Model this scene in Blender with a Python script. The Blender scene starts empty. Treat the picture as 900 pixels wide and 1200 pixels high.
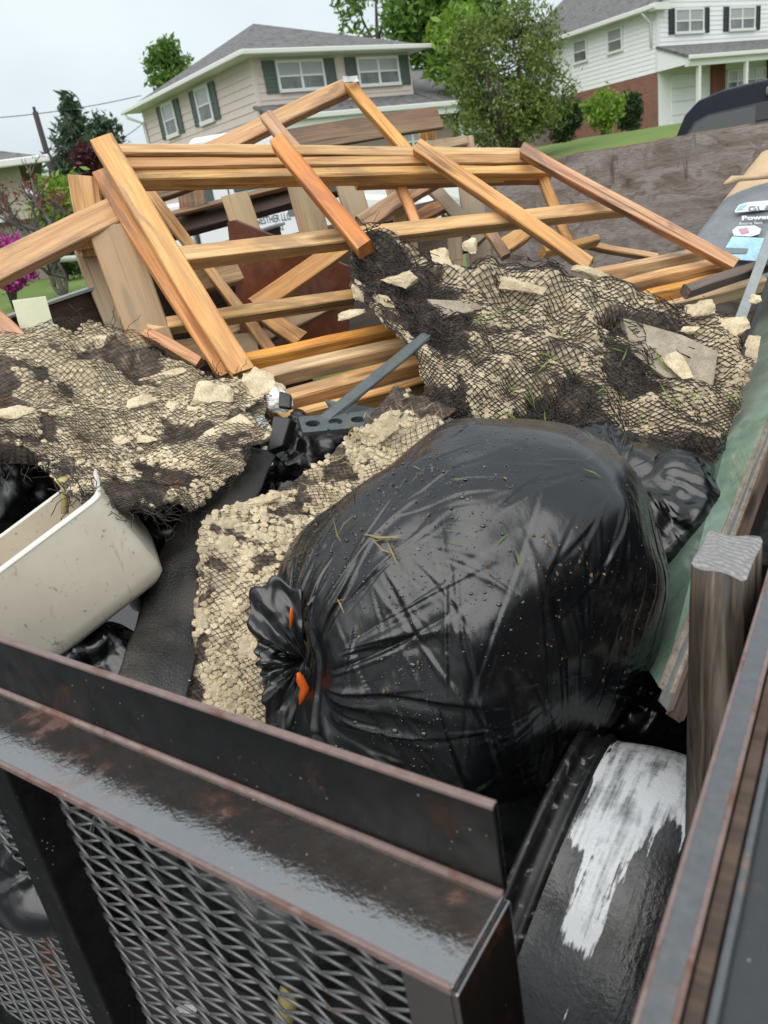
import bpy, bmesh, math, random
import numpy as np
from mathutils import Vector, Matrix
random.seed(7)
rng = np.random.default_rng(7)
SC = bpy.context.scene
COL = SC.collection
R = math.radians

# ------------------------------------------------------------------ camera
FPX, EYE = 900.0, 1.72
_zc = np.array([-360.0, 2180.0, 900.0]); _zc /= np.linalg.norm(_zc)
_f = np.array([0, 0, -1.0]); _yc = _f - _f.dot(_zc) * _zc; _yc /= np.linalg.norm(_yc)
_xc = np.cross(_yc, _zc)
RW = np.stack([_xc, _yc, _zc])
cam = bpy.data.objects.new('camera', bpy.data.cameras.new('camera'))
COL.objects.link(cam)
cam.data.sensor_fit = 'VERTICAL'; cam.data.sensor_height = 36.0; cam.data.sensor_width = 27.0
cam.data.lens = FPX / 1200.0 * 36.0
cam.data.clip_start = 0.02; cam.data.clip_end = 2000
M4 = Matrix([list(RW[0]) + [0], list(RW[1]) + [0], list(RW[2]) + [EYE], [0, 0, 0, 1]])
cam.matrix_world = M4
cam.data.dof.use_dof = True; cam.data.dof.focus_distance = 1.55; cam.data.dof.aperture_fstop = 8.0
SC.camera = cam

# ------------------------------------------------------------------ sky, sun, exposure
SUN_EL, SUN_AZ = 58.0, 200.0          # high, behind the viewer, through thick cloud
w = bpy.data.worlds.new('World'); SC.world = w; w.use_nodes = True
nt = w.node_tree; nt.nodes.clear()
wo = nt.nodes.new('ShaderNodeOutputWorld'); bg = nt.nodes.new('ShaderNodeBackground')
sky = nt.nodes.new('ShaderNodeTexSky'); sky.sky_type = 'NISHITA'; sky.sun_disc = False
sky.sun_elevation = R(SUN_EL); sky.sun_rotation = R(SUN_AZ); sky.dust_density = 4.0; sky.air_density = 1.2
tc = nt.nodes.new('ShaderNodeTexCoord'); mp = nt.nodes.new('ShaderNodeMapping'); mp.inputs['Scale'].default_value = (1.0, 1.0, 2.2)
nz = nt.nodes.new('ShaderNodeTexNoise'); nz.inputs['Scale'].default_value = 1.8; nz.inputs['Detail'].default_value = 5; nz.inputs['Roughness'].default_value = 0.5
rp = nt.nodes.new('ShaderNodeValToRGB')
rp.color_ramp.elements[0].position = 0.3; rp.color_ramp.elements[0].color = (0.36, 0.415, 0.45, 1)
rp.color_ramp.elements[1].position = 0.7; rp.color_ramp.elements[1].color = (0.54, 0.585, 0.605, 1)
sc_ = nt.nodes.new('ShaderNodeVectorMath'); sc_.operation = 'SCALE'; sc_.inputs['Scale'].default_value = 8.6
mx = nt.nodes.new('ShaderNodeMix'); mx.data_type = 'RGBA'; mx.inputs[0].default_value = 0.9
L = nt.links.new
L(tc.outputs['Generated'], mp.inputs['Vector']); L(mp.outputs[0], nz.inputs['Vector']); L(nz.outputs['Fac'], rp.inputs[0])
L(rp.outputs[0], sc_.inputs[0]); L(sky.outputs[0], mx.inputs[6]); L(sc_.outputs[0], mx.inputs[7])
L(mx.outputs[2], bg.inputs['Color']); bg.inputs['Strength'].default_value = 0.1; L(bg.outputs[0], wo.inputs['Surface'])
sun = bpy.data.objects.new('sun', bpy.data.lights.new('sun', 'SUN')); COL.objects.link(sun)
sun.data.energy = 1.5; sun.data.angle = R(80); sun.data.color = (1.0, 0.97, 0.92)
_sd = Vector((math.sin(R(SUN_AZ)) * math.cos(R(SUN_EL)), math.cos(R(SUN_AZ)) * math.cos(R(SUN_EL)), math.sin(R(SUN_EL))))
sun.rotation_euler = _sd.to_track_quat('Z', 'Y').to_euler()
SC.view_settings.view_transform = 'Standard'; SC.view_settings.look = 'None'
SC.view_settings.exposure = 1.0; SC.view_settings.gamma = 1.0; SC.view_settings.use_curve_mapping = False
SC.cycles.max_bounces = 6; SC.cycles.glossy_bounces = 3; SC.cycles.diffuse_bounces = 3
SC.cycles.transparent_max_bounces = 8; SC.cycles.use_denoising = True

# ------------------------------------------------------------------ measuring helpers
EY = np.array([0, 0, EYE])
def ray(px, py): return RW @ np.array([px - 450.0, 600.0 - py, -FPX])
def at(px, py, Y):
    d = ray(px, py); return Vector(EY + d * (Y / d[1]))
def atz(px, py, z):
    d = ray(px, py); return Vector(EY + d * ((z - EYE) / d[2]))
TA = R(35.0)                                   # the trailer's long axis
TV = np.array([math.sin(TA), math.cos(TA), 0]); TU = np.array([math.cos(TA), -math.sin(TA), 0])
def tp(u, v, z): return Vector(TU * u + TV * v + np.array([0, 0, z]))
def atu(px, py, u):
    d = ray(px, py); return Vector(EY + d * (u / d.dot(TU)))
def atv(px, py, v):
    d = ray(px, py); return Vector(EY + d * (v / d.dot(TV)))
def onplane(px, py, p0, n):
    d = Vector(ray(px, py)); o = Vector(EY); return o + d * ((p0 - o).dot(n) / d.dot(n))

# numpy value noise (3-D, smooth)
_perm = rng.random((64, 64, 64))
def vnoise(p):
    p = np.asarray(p, float); i = np.floor(p).astype(int); f = p - i; f = f * f * (3 - 2 * f)
    i0 = i & 63; i1 = (i + 1) & 63
    x0, y0, z0 = i0[..., 0], i0[..., 1], i0[..., 2]; x1, y1, z1 = i1[..., 0], i1[..., 1], i1[..., 2]
    fx, fy, fz = f[..., 0], f[..., 1], f[..., 2]
    a = _perm[x0, y0, z0] * (1 - fx) + _perm[x1, y0, z0] * fx
    b = _perm[x0, y1, z0] * (1 - fx) + _perm[x1, y1, z0] * fx
    c = _perm[x0, y0, z1] * (1 - fx) + _perm[x1, y0, z1] * fx
    d = _perm[x0, y1, z1] * (1 - fx) + _perm[x1, y1, z1] * fx
    return ((a * (1 - fy) + b * fy) * (1 - fz) + (c * (1 - fy) + d * fy) * fz) * 2 - 1
def fbm(p, o=4, g=0.5):
    p = np.asarray(p, float); s = 0; a = 1.0
    for k in range(o): s = s + a * vnoise(p * (2 ** k) + 17.3 * k); a *= g
    return s
def sstep(a, b, x):
    t = np.clip((np.asarray(x, float) - a) / (b - a), 0, 1); return t * t * (3 - 2 * t)

# ------------------------------------------------------------------ objects
def link(o, parent=None, M=None):
    COL.objects.link(o)
    M = M if M is not None else Matrix.Identity(4)
    if parent is not None:
        o.parent = parent
        o.matrix_basis = wmat(parent).inverted() @ M
    else: o.matrix_basis = M
    return o
def wmat(o):
    return o.matrix_basis.copy() if o.parent is None else wmat(o.parent) @ o.matrix_basis
def tag(o, label, cat, group=None, kind=None):
    if label: o['label'] = label
    if cat: o['category'] = cat
    if group: o['group'] = group
    if kind: o['kind'] = kind
    return o
def thing(name, loc, label, cat, group=None, rz=0.0):
    o = bpy.data.objects.new(name, None); o.empty_display_size = 0.1
    link(o, None, Matrix.Translation(loc) @ Matrix.Rotation(rz, 4, 'Z'))
    return tag(o, label, cat, group)
def mesh(name, verts, faces, mat, parent=None, M=None, smooth=False, local=False):
    """verts are world coordinates unless local; the object's origin is put at the mesh centre"""
    v = np.asarray(verts, float).reshape(-1, 3)
    if M is None and not local:
        c = v.mean(0); v = v - c; M = Matrix.Translation(c)
    me = bpy.data.meshes.new(name)
    me.from_pydata(v.tolist(), [], faces if isinstance(faces, list) else faces.tolist())
    if smooth: me.polygons.foreach_set('use_smooth', [True] * len(me.polygons))
    ms = mat if isinstance(mat, (list, tuple)) else [mat]
    for m in ms: me.materials.append(MAT[m])
    me.update()
    o = bpy.data.objects.new(name, me)
    return link(o, parent, M)
def big(name, v, f, mat, parent=None, smooth=False, attr=None, nv=4):
    """fast path for large meshes: v (N,3) world, f (K,nv)"""
    v = np.asarray(v, float); c = v.mean(0); v = (v - c).astype(np.float32); f = np.asarray(f, np.int32)
    me = bpy.data.meshes.new(name)
    me.vertices.add(len(v)); me.vertices.foreach_set('co', v.ravel())
    me.loops.add(f.size); me.loops.foreach_set('vertex_index', f.ravel())
    me.polygons.add(len(f)); me.polygons.foreach_set('loop_start', np.arange(0, f.size, nv, dtype=np.int32))
    me.polygons.foreach_set('loop_total', np.full(len(f), nv, np.int32))
    if smooth: me.polygons.foreach_set('use_smooth', np.ones(len(f), bool))
    me.update(calc_edges=True); me.validate()
    for m in (mat if isinstance(mat, (list, tuple)) else [mat]): me.materials.append(MAT[m])
    if attr:
        for k, (dom, val) in attr.items():
            a = me.attributes.new(k, 'FLOAT', dom); a.data.foreach_set('value', np.asarray(val, np.float32))
    o = bpy.data.objects.new(name, me)
    return link(o, parent, Matrix.Translation(c))
def frame(x, hint):
    x = Vector(x).normalized(); h = Vector(hint); z = (h - x * h.dot(x))
    if z.length < 1e-6: z = x.orthogonal()
    z.normalize(); y = z.cross(x); return x, y, z
def mat_of(o, x, y, z): return Matrix(((x.x, y.x, z.x, o.x), (x.y, y.y, z.y, o.y), (x.z, y.z, z.z, o.z), (0, 0, 0, 1)))
def box_vf(x0, x1, y0, y1, z0, z1):
    v = [(x0, y0, z0), (x1, y0, z0), (x1, y1, z0), (x0, y1, z0), (x0, y0, z1), (x1, y0, z1), (x1, y1, z1), (x0, y1, z1)]
    f = [(3, 2, 1, 0), (4, 5, 6, 7), (0, 1, 5, 4), (1, 2, 6, 5), (2, 3, 7, 6), (3, 0, 4, 7)]
    return v, f
def boxes(name, lst, mat, parent=None, M=None, bevel=0.0, smooth=False):
    V, Fc = [], []
    for b in lst:
        v, f = box_vf(*b); n = len(V); V += v; Fc += [tuple(i + n for i in q) for q in f]
    o = mesh(name, V, Fc, mat, parent, M if M is not None else Matrix.Identity(4))
    if bevel:
        bv = o.modifiers.new('b', 'BEVEL'); bv.width = bevel; bv.segments = 2; bv.limit_method = 'ANGLE'
    return o
def board(name, a, b, w_, t_, mat, parent=None, hint=None, label=None, group=None, cat='board', warp=0.004, ch=0.003, twist=0.0, seg=None):
    a, b = Vector(a), Vector(b); x = b - a; Ln = x.length
    mid = (a + b) / 2
    h = Vector(hint) if hint is not None else (Vector((0, 0, EYE)) - mid).normalized() + Vector((0, 0, 0.55))
    X, Y, Z = frame(x, h)
    n = seg or max(4, int(Ln / 0.12)); V, Fc = [], []
    hw, ht = w_ / 2, t_
    ph = random.random() * 6.3; ph2 = random.random() * 6.3
    for i in range(n + 1):
        s = i / n; xx = Ln * s; dy = warp * math.sin(ph + 3.0 * s); dz = warp * math.sin(ph2 + 2.4 * s)
        c = ch * (0.7 + 0.8 * random.random())
        e = 0.0012
        sec = [(-hw + c, 0), (hw - c, 0), (hw, -c), (hw, -ht + c), (hw - c, -ht), (-hw + c, -ht), (-hw, -ht + c), (-hw, -c)]
        tw = twist * (s - 0.5)
        for (yy, zz) in sec:
            y2 = yy * math.cos(tw) - zz * math.sin(tw); z2 = yy * math.sin(tw) + zz * math.cos(tw)
            V.append((xx + (random.uniform(-.005, .005) if i in (0, n) else 0), y2 + dy + random.uniform(-e, e), z2 + dz + random.uniform(-e, e)))
    for i in range(n):
        for k in range(8):
            k2 = (k + 1) % 8; Fc.append((i * 8 + k, (i + 1) * 8 + k, (i + 1) * 8 + k2, i * 8 + k2))
    Fc.append(tuple(range(8))); Fc.append(tuple(n * 8 + k for k in reversed(range(8))))
    o = mesh(name, V, Fc, mat, parent, mat_of(a, X, Y, Z))
    if parent is None: tag(o, label, cat, group)
    elif label: o['label'] = label
    return o
def tube_vf(pts, rad, sides=8, cap=True):
    P = [Vector(p) for p in pts]; V, Fc = [], []
    t0 = (P[1] - P[0]).normalized(); up = t0.orthogonal().normalized()
    for i, p in enumerate(P):
        t = (P[min(i + 1, len(P) - 1)] - P[max(i - 1, 0)]).normalized()
        up = (up - t * up.dot(t)).normalized(); sd = t.cross(up); r = rad[i] if hasattr(rad, '__len__') else rad
        for k in range(sides):
            a = 2 * math.pi * k / sides; V.append(p + up * (r * math.cos(a)) + sd * (r * math.sin(a)))
    for i in range(len(P) - 1):
        for k in range(sides):
            k2 = (k + 1) % sides; Fc.append((i * sides + k, i * sides + k2, (i + 1) * sides + k2, (i + 1) * sides + k))
    if cap: Fc.append(tuple(reversed(range(sides)))); Fc.append(tuple((len(P) - 1) * sides + k for k in range(sides)))
    return V, Fc
def tubes(name, lst, mat, parent=None, sides=8, smooth=True):
    V, Fc = [], []
    for pts, r in lst:
        v, f = tube_vf(pts, r, sides); n = len(V); V += v; Fc += [tuple(i + n for i in q) for q in f]
    return mesh(name, [tuple(v) for v in V], Fc, mat, parent, smooth=smooth)
def poly_prism(name, pts, off, mat, parent=None, bevel=0.0):
    """closed polygon of world points, extruded by the vector off"""
    n = len(pts); off = Vector(off); V = [tuple(Vector(p)) for p in pts] + [tuple(Vector(p) + off) for p in pts]
    Fc = [tuple(range(n)), tuple(reversed(range(n, 2 * n)))] + [(i, i + n, (i + 1) % n + n, (i + 1) % n) for i in range(n)]
    o = mesh(name, V, Fc, mat, parent)
    bm = bmesh.new(); bm.from_mesh(o.data); bmesh.ops.recalc_face_normals(bm, faces=bm.faces); bm.to_mesh(o.data); bm.free()
    if bevel:
        bv = o.modifiers.new('b', 'BEVEL'); bv.width = bevel; bv.segments = 2
    return o
def text_mesh(name, body, mat, parent, M, size, ext=0.001, bold=0.0, sx=1.0, shear=0.0):
    cu = bpy.data.curves.new(name, 'FONT'); cu.body = body; cu.size = size; cu.extrude = ext; cu.offset = bold; cu.shear = shear
    cu.resolution_u = 3
    tmp = bpy.data.objects.new(name + '_t', cu); COL.objects.link(tmp)
    dg = bpy.context.evaluated_depsgraph_get(); me = bpy.data.meshes.new_from_object(tmp.evaluated_get(dg))
    COL.objects.unlink(tmp); bpy.data.objects.remove(tmp)
    for v in me.vertices: v.co.x *= sx
    me.materials.clear(); me.materials.append(MAT[mat]); me.name = name
    return link(bpy.data.objects.new(name, me), parent, M)

# ------------------------------------------------------------------ materials
MAT = {}
class NT:
    def __init__(s, name):
        m = bpy.data.materials.new(name); m.use_nodes = True; s.m = m; s.t = m.node_tree; s.t.nodes.clear()
        s.out = s.n('ShaderNodeOutputMaterial'); s.b = s.n('ShaderNodeBsdfPrincipled'); s.l(s.b.outputs[0], s.out.inputs[0]); MAT[name] = m
    def n(s, k): return s.t.nodes.new(k)
    def l(s, a, b): s.t.links.new(a, b)
    def put(s, sock, v):
        if isinstance(v, bpy.types.NodeSocket): s.l(v, sock)
        elif isinstance(v, (tuple, list)): sock.default_value = (*v, 1) if len(v) == 3 and len(sock.default_value) == 4 else v
        else: sock.default_value = v
    def co(s, kind='Object', scale=(1, 1, 1), rnd=False, rot=(0, 0, 0)):
        c = s.n('ShaderNodeTexCoord').outputs[kind]
        if rnd:
            oi = s.n('ShaderNodeObjectInfo'); a = s.n('ShaderNodeVectorMath'); a.operation = 'ADD'
            q = s.n('ShaderNodeMath'); q.operation = 'MULTIPLY'; q.inputs[1].default_value = 37.0; s.l(oi.outputs['Random'], q.inputs[0])
            s.l(c, a.inputs[0]); s.l(q.outputs[0], a.inputs[1]); c = a.outputs[0]
        m = s.n('ShaderNodeMapping'); m.inputs['Scale'].default_value = scale; m.inputs['Rotation'].default_value = rot; s.l(c, m.inputs[0]); return m.outputs[0]
    def geo(s, scale=(1, 1, 1), rot=(0, 0, 0)):
        g = s.n('ShaderNodeNewGeometry').outputs['Position']; m = s.n('ShaderNodeMapping'); m.inputs['Scale'].default_value = scale
        m.inputs['Rotation'].default_value = rot; s.l(g, m.inputs[0]); return m.outputs[0]
    def noise(s, v, scale=5, detail=4, rough=0.55, dist=0.0, out='Fac'):
        k = s.n('ShaderNodeTexNoise'); s.l(v, k.inputs['Vector']); k.inputs['Scale'].default_value = scale
        k.inputs['Detail'].default_value = detail; k.inputs['Roughness'].default_value = rough; k.inputs['Distortion'].default_value = dist; return k.outputs[out]
    def voro(s, v, scale=5, feat='F1', out='Distance', rand=1.0):
        k = s.n('ShaderNodeTexVoronoi'); k.feature = feat; s.l(v, k.inputs['Vector']); k.inputs['Scale'].default_value = scale; k.inputs['Randomness'].default_value = rand; return k.outputs[out]
    def wave(s, v, scale=5, dist=2, detail=2, ds=1, dirn='Y'):
        k = s.n('ShaderNodeTexWave'); k.bands_direction = dirn; s.l(v, k.inputs['Vector']); k.inputs['Scale'].default_value = scale
        k.inputs['Distortion'].default_value = dist; k.inputs['Detail'].default_value = detail; k.inputs['Detail Scale'].default_value = ds; return k.outputs['Fac']
    def ramp(s, f, stops):
        k = s.n('ShaderNodeValToRGB'); e = k.color_ramp.elements
        while len(e) < len(stops): e.new(0.5)
        for q, (p, c) in zip(e, stops): q.position = p; q.color = (*c, 1) if hasattr(c, '__len__') else (c, c, c, 1)
        s.l(f, k.inputs[0]); return k.outputs[0]
    def mix(s, f, a, b, mode='MIX'):
        k = s.n('ShaderNodeMix'); k.data_type = 'RGBA'; k.blend_type = mode; s.put(k.inputs[0], f); s.put(k.inputs[6], a); s.put(k.inputs[7], b); return k.outputs[2]
    def math(s, op, a, b=0.0, c=None):
        k = s.n('ShaderNodeMath'); k.operation = op; s.put(k.inputs[0], a); s.put(k.inputs[1], b)
        if c is not None: s.put(k.inputs[2], c)
        return k.outputs[0]
    def attr(s, name):
        k = s.n('ShaderNodeAttribute'); k.attribute_name = name; return k.outputs['Fac']
    def rand(s): return s.n('ShaderNodeObjectInfo').outputs['Random']
    def hsv(s, c, h=0.5, sat=1.0, v=1.0):
        k = s.n('ShaderNodeHueSaturation'); s.put(k.inputs['Color'], c); s.put(k.inputs['Hue'], h); s.put(k.inputs['Saturation'], sat); s.put(k.inputs['Value'], v); return k.outputs[0]
    def bump(s, h, st=0.3, d=0.01, nrm=None):
        k = s.n('ShaderNodeBump'); k.inputs['Strength'].default_value = st; k.inputs['Distance'].default_value = d; s.l(h, k.inputs['Height'])
        if nrm is not None: s.l(nrm, k.inputs['Normal'])
        s.l(k.outputs[0], s.b.inputs['Normal']); return k.outputs[0]
    def set(s, **kw):
        nm = dict(col='Base Color', rough='Roughness', metal='Metallic', ior='IOR', coat='Coat Weight', coatr='Coat Roughness', coati='Coat IOR', spec='Specular IOR Level', trans='Transmission Weight', alpha='Alpha', emit='Emission Strength', ecol='Emission Color', sub='Subsurface Weight')
        for k, v in kw.items(): s.put(s.b.inputs[nm[k]], v)
        return s

def wood(name, light, mid, dark, stain=(0.12, 0.09, 0.07), st=0.35, rough=0.5, var=0.25, weather=None):
    n = NT(name)
    c = n.co('Object', (1, 1, 1), rnd=True)
    m1 = n.n('ShaderNodeMapping'); m1.inputs['Scale'].default_value = (2.2, 26, 26); n.l(c, m1.inputs[0])
    m2 = n.n('ShaderNodeMapping'); m2.inputs['Scale'].default_value = (5, 150, 150); n.l(c, m2.inputs[0])
    m3 = n.n('ShaderNodeMapping'); m3.inputs['Scale'].default_value = (2.4, 13, 13); n.l(c, m3.inputs[0])
    g1 = n.noise(m1.outputs[0], 1.0, 5, 0.6, 1.2); g2 = n.noise(m2.outputs[0], 1.0, 2, 0.5)
    col = n.ramp(g1, [(0.25, dark), (0.48, mid), (0.72, light)])
    col = n.mix(n.ramp(g2, [(0.3, 0.75), (0.55, 0.0)]), col, dark)
    m4 = n.n('ShaderNodeMapping'); m4.inputs['Scale'].default_value = (0.9, 55, 55); n.l(c, m4.inputs[0])
    g4 = n.noise(m4.outputs[0], 1.0, 4, 0.6, 0.6); col = n.mix(n.ramp(g4, [(0.58, 0.0), (0.63, 0.75)]), col, tuple(x * 0.45 for x in dark)); col = n.mix(n.ramp(g4, [(0.30, 0.45), (0.42, 0.0)]), col, tuple(min(1, x * 1.25) for x in light))
    sm = n.noise(m3.outputs[0], 1.0, 6, 0.62, 0.8)
    col = n.mix(n.ramp(sm, [(0.51, 0.0), (0.60, st)]), col, stain); rd = n.noise(m3.outputs[0], 0.45, 3, 0.5); col = n.mix(n.ramp(rd, [(0.48, 0.0), (0.66, 0.55)]), col, (mid[0] * 0.95, mid[1] * 0.72, mid[2] * 0.62))
    kv = n.voro(m3.outputs[0], 0.9); col = n.mix(n.ramp(kv, [(0.08, 0.85), (0.17, 0.0)]), col, tuple(x * 0.35 for x in dark))
    if weather is not None:
        col = n.mix(n.ramp(n.noise(m3.outputs[0], 0.6, 3, 0.5), [(0.38, 0.0), (0.62, 0.8)]), col, weather)
    r = n.rand(); col = n.hsv(col, 0.5, n.math('MULTIPLY_ADD', r, 0.3, 0.85), n.math('MULTIPLY_ADD', r, var, 1 - var / 2))
    n.set(col=col, rough=n.math('MULTIPLY_ADD', g1, 0.3, rough - 0.15))
    n.bump(n.mix(0.5, g1, g2), 0.5, 0.004)
wood('wood_fresh', (0.74, 0.48, 0.23), (0.65, 0.37, 0.15), (0.43, 0.205, 0.07), stain=(0.16, 0.10, 0.07), st=0.5)
wood('wood_pale', (0.79, 0.57, 0.31), (0.71, 0.46, 0.22), (0.48, 0.27, 0.11), stain=(0.19, 0.135, 0.095), st=0.5)
wood('wood_red', (0.66, 0.38, 0.20), (0.55, 0.275, 0.125), (0.31, 0.125, 0.055), stain=(0.08, 0.07, 0.075), st=0.55)
wood('wood_tan', (0.50, 0.35, 0.19), (0.40, 0.26, 0.13), (0.22, 0.13, 0.06), stain=(0.12, 0.10, 0.08), st=0.6, weather=(0.33, 0.27, 0.18))
wood('wood_pallet', (0.30, 0.19, 0.10), (0.22, 0.13, 0.065), (0.11, 0.065, 0.035), stain=(0.06, 0.05, 0.04), st=0.6)
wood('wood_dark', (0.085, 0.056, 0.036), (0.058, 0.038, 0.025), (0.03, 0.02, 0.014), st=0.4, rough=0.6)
wood('wood_brown', (0.22, 0.155, 0.12), (0.16, 0.11, 0.085), (0.09, 0.06, 0.045), st=0.4)
# end-grain grey post
n = NT('post_side'); c = n.co('Object', (40, 40, 2.2)); g = n.noise(c, 1.0, 5, 0.62, 1.0)
c2 = n.co('Object', (14, 14, 1.6)); k = n.noise(c2, 1.0, 4, 0.6)
col = n.ramp(g, [(0.36, (0.010, 0.007, 0.005)), (0.48, (0.07, 0.048, 0.033)), (0.64, (0.23, 0.19, 0.15))])
col = n.mix(n.ramp(k, [(0.54, 0.0), (0.70, 0.5)]), col, (0.22, 0.195, 0.165)); n.set(col=col, rough=0.6); n.bump(g, 1.0, 0.008)
n = NT('post_top'); c = n.co('Object', (1, 1, 1)); wv = n.n('ShaderNodeTexWave'); wv.wave_type = 'RINGS'; wv.rings_direction = 'Z'
mpn = n.n('ShaderNodeMapping'); mpn.inputs['Location'].default_value = (0.10, 0.06, 0); n.l(c, mpn.inputs[0]); n.l(mpn.outputs[0], wv.inputs['Vector'])
wv.inputs['Scale'].default_value = 42; wv.inputs['Distortion'].default_value = 0.9; wv.inputs['Detail'].default_value = 2; wv.inputs['Detail Scale'].default_value = 2
sp = n.noise(c, 160, 3, 0.6)
col = n.ramp(wv.outputs['Fac'], [(0.0, (0.20, 0.195, 0.19)), (1.0, (0.31, 0.305, 0.295))]); col = n.mix(n.ramp(sp, [(0.4, 0.5), (0.6, 0.0)]), col, (0.12, 0.115, 0.11))
n.set(col=col, rough=0.55); n.bump(n.mix(0.5, wv.outputs['Fac'], sp), 0.6, 0.002)
# weathered grey plywood headboard
n = NT('plywood'); c = n.co('Object', (1.0, 1.0, 1.0)); wp = n.noise(n.co('Object', (1.3, 1.3, 2.2)), 1.3, 4, 0.55, 0.6)
mpw = n.n('ShaderNodeMapping'); mpw.inputs['Scale'].default_value = (1.5, 1.5, 16); n.l(c, mpw.inputs[0]); av = n.n('ShaderNodeVectorMath'); av.operation = 'ADD'; n.l(mpw.outputs[0], av.inputs[0])
wsc = n.math('MULTIPLY', wp, 9.0); n.l(wsc, av.inputs[1]); g = n.noise(av.outputs[0], 1.0, 6, 0.62, 0.5); k = n.noise(n.co('Object', (2.0, 2.0, 3.5)), 1.7, 6, 0.62, 0.8)
fz = n.noise(n.co('Object', (30, 30, 160)), 1, 3, 0.6)
col = n.ramp(g, [(0.34, (0.095, 0.066, 0.053)), (0.46, (0.185, 0.145, 0.122)), (0.58, (0.30, 0.258, 0.232)), (0.7, (0.20, 0.155, 0.13))])
col = n.mix(n.ramp(k, [(0.42, 0.0), (0.62, 0.6)]), col, (0.30, 0.27, 0.25)); col = n.mix(n.ramp(fz, [(0.36, 0.5), (0.5, 0.0)]), col, (0.09, 0.066, 0.055))
kk = n.voro(n.co('Object', (1.6, 1.6, 2.6)), 1.1); col = n.mix(n.ramp(kk, [(0.03, 0.8), (0.075, 0.0)]), col, (0.035, 0.025, 0.02))
col = n.mix(n.ramp(n.noise(n.co('Object', (11, 11, 2.4)), 1.2, 5, 0.65), [(0.60, 0.0), (0.68, 0.75)]), col, (0.045, 0.038, 0.035))
n.set(col=col, rough=0.62); n.bump(n.mix(0.4, g, fz), 0.6, 0.005)
n = NT('plywood_edge'); g = n.noise(n.co('Object', (6, 6, 60)), 1, 3); n.set(col=n.ramp(g, [(0.35, (0.07, 0.04, 0.03)), (0.65, (0.2, 0.14, 0.11))]), rough=0.7)
# black bin-liner plastic
def bagmat(name, base, dirt=0.5):
    n = NT(name); c = n.co('Object', (1, 1, 1))
    a = n.noise(c, 9, 4, 0.55, 0.6); b = n.noise(n.co('Object', (60, 60, 14), rot=(0.5, 0.4, 0.2)), 1.0, 3, 0.55, 1.0); d = n.noise(c, 85, 3, 0.6)
    dm = n.noise(c, 5.5, 6, 0.65)
    dust = n.math('MULTIPLY', n.ramp(dm, [(0.55, 0.0), (0.75, dirt)]), n.ramp(d, [(0.35, 0.0), (0.7, 1.0)]))
    n.set(col=n.mix(dust, base, (0.085, 0.072, 0.055)), rough=n.math('ADD', n.ramp(a, [(0.3, 0.24), (0.7, 0.33)]), n.math('MULTIPLY', dust, 0.3)), ior=1.62, coat=0.12, coatr=0.06, coati=1.5)
    h = n.math('ADD', n.math('MULTIPLY', a, 0.05), n.math('MULTIPLY', b, 0.4))
    n.bump(h, 0.2, 0.008)
bagmat('bag_black', (0.0045, 0.005, 0.006)); bagmat('bag_deep', (0.003, 0.0035, 0.004), 0.2)
n = NT('droplet'); n.set(col=(0.012, 0.013, 0.015), rough=0.04, ior=1.5, coat=1.0, coatr=0.02)
n = NT('orange_tie'); n.set(col=(0.75, 0.13, 0.012), rough=0.4)
# stucco
def stucco(name, a, b, bumpd=0.004, rough=0.8):
    n = NT(name); c = n.geo(); k = n.noise(c, 26, 5, 0.6); f = n.noise(c, 240, 4, 0.65); big_ = n.noise(c, 5, 4, 0.6)
    col = n.ramp(k, [(0.3, a), (0.65, b)]); col = n.mix(n.ramp(f, [(0.36, 0.55), (0.52, 0.0)]), col, tuple(x * 0.45 for x in a))
    col = n.mix(n.ramp(big_, [(0.5, 0.0), (0.68, 0.45)]), col, (a[0] * 0.62, a[1] * 0.6, a[2] * 0.55))
    rr_ = n.attr('rnd'); col = n.mix(n.ramp(rr_, [(0.55, 0.0), (1.0, 0.7)]), col, tuple(x * 0.45 for x in a))
    n.set(col=col, rough=rough); n.bump(n.mix(0.5, k, f), 0.6, bumpd)
stucco('stucco', (0.53, 0.42, 0.26), (0.73, 0.62, 0.435)); stucco('stucco_wet', (0.42, 0.335, 0.21), (0.62, 0.515, 0.35))
stucco('stucco_grey', (0.27, 0.225, 0.165), (0.42, 0.36, 0.275))
n = NT('sheet_base'); m = n.attr('mask'); c = n.geo(); k = n.noise(c, 40, 5, 0.65); f = n.noise(c, 150, 3, 0.6)
dark = n.ramp(k, [(0.3, (0.018, 0.013, 0.010)), (0.5, (0.085, 0.062, 0.045)), (0.72, (0.22, 0.165, 0.115))])
rust = n.mix(n.ramp(n.noise(c, 11, 3, 0.5), [(0.60, 0.0), (0.70, 0.75)]), dark, (0.24, 0.085, 0.03))
cream = n.ramp(k, [(0.3, (0.36, 0.29, 0.19)), (0.7, (0.56, 0.47, 0.33))])
n.set(col=n.mix(n.ramp(n.math('ADD', m, n.math('MULTIPLY', n.math('SUBTRACT', f, 0.5), 0.5)), [(0.42, 0.0), (0.56, 1.0)]), rust, cream), rough=0.75); n.bump(n.mix(0.5, k, f), 0.7, 0.006)
n = NT('lath'); c = n.geo(); k = n.noise(c, 30, 4, 0.6); n.set(col=n.ramp(k, [(0.35, (0.012, 0.011, 0.011)), (0.58, (0.035, 0.028, 0.024)), (0.74, (0.12, 0.055, 0.028))]), rough=0.5, metal=0.2)
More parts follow.
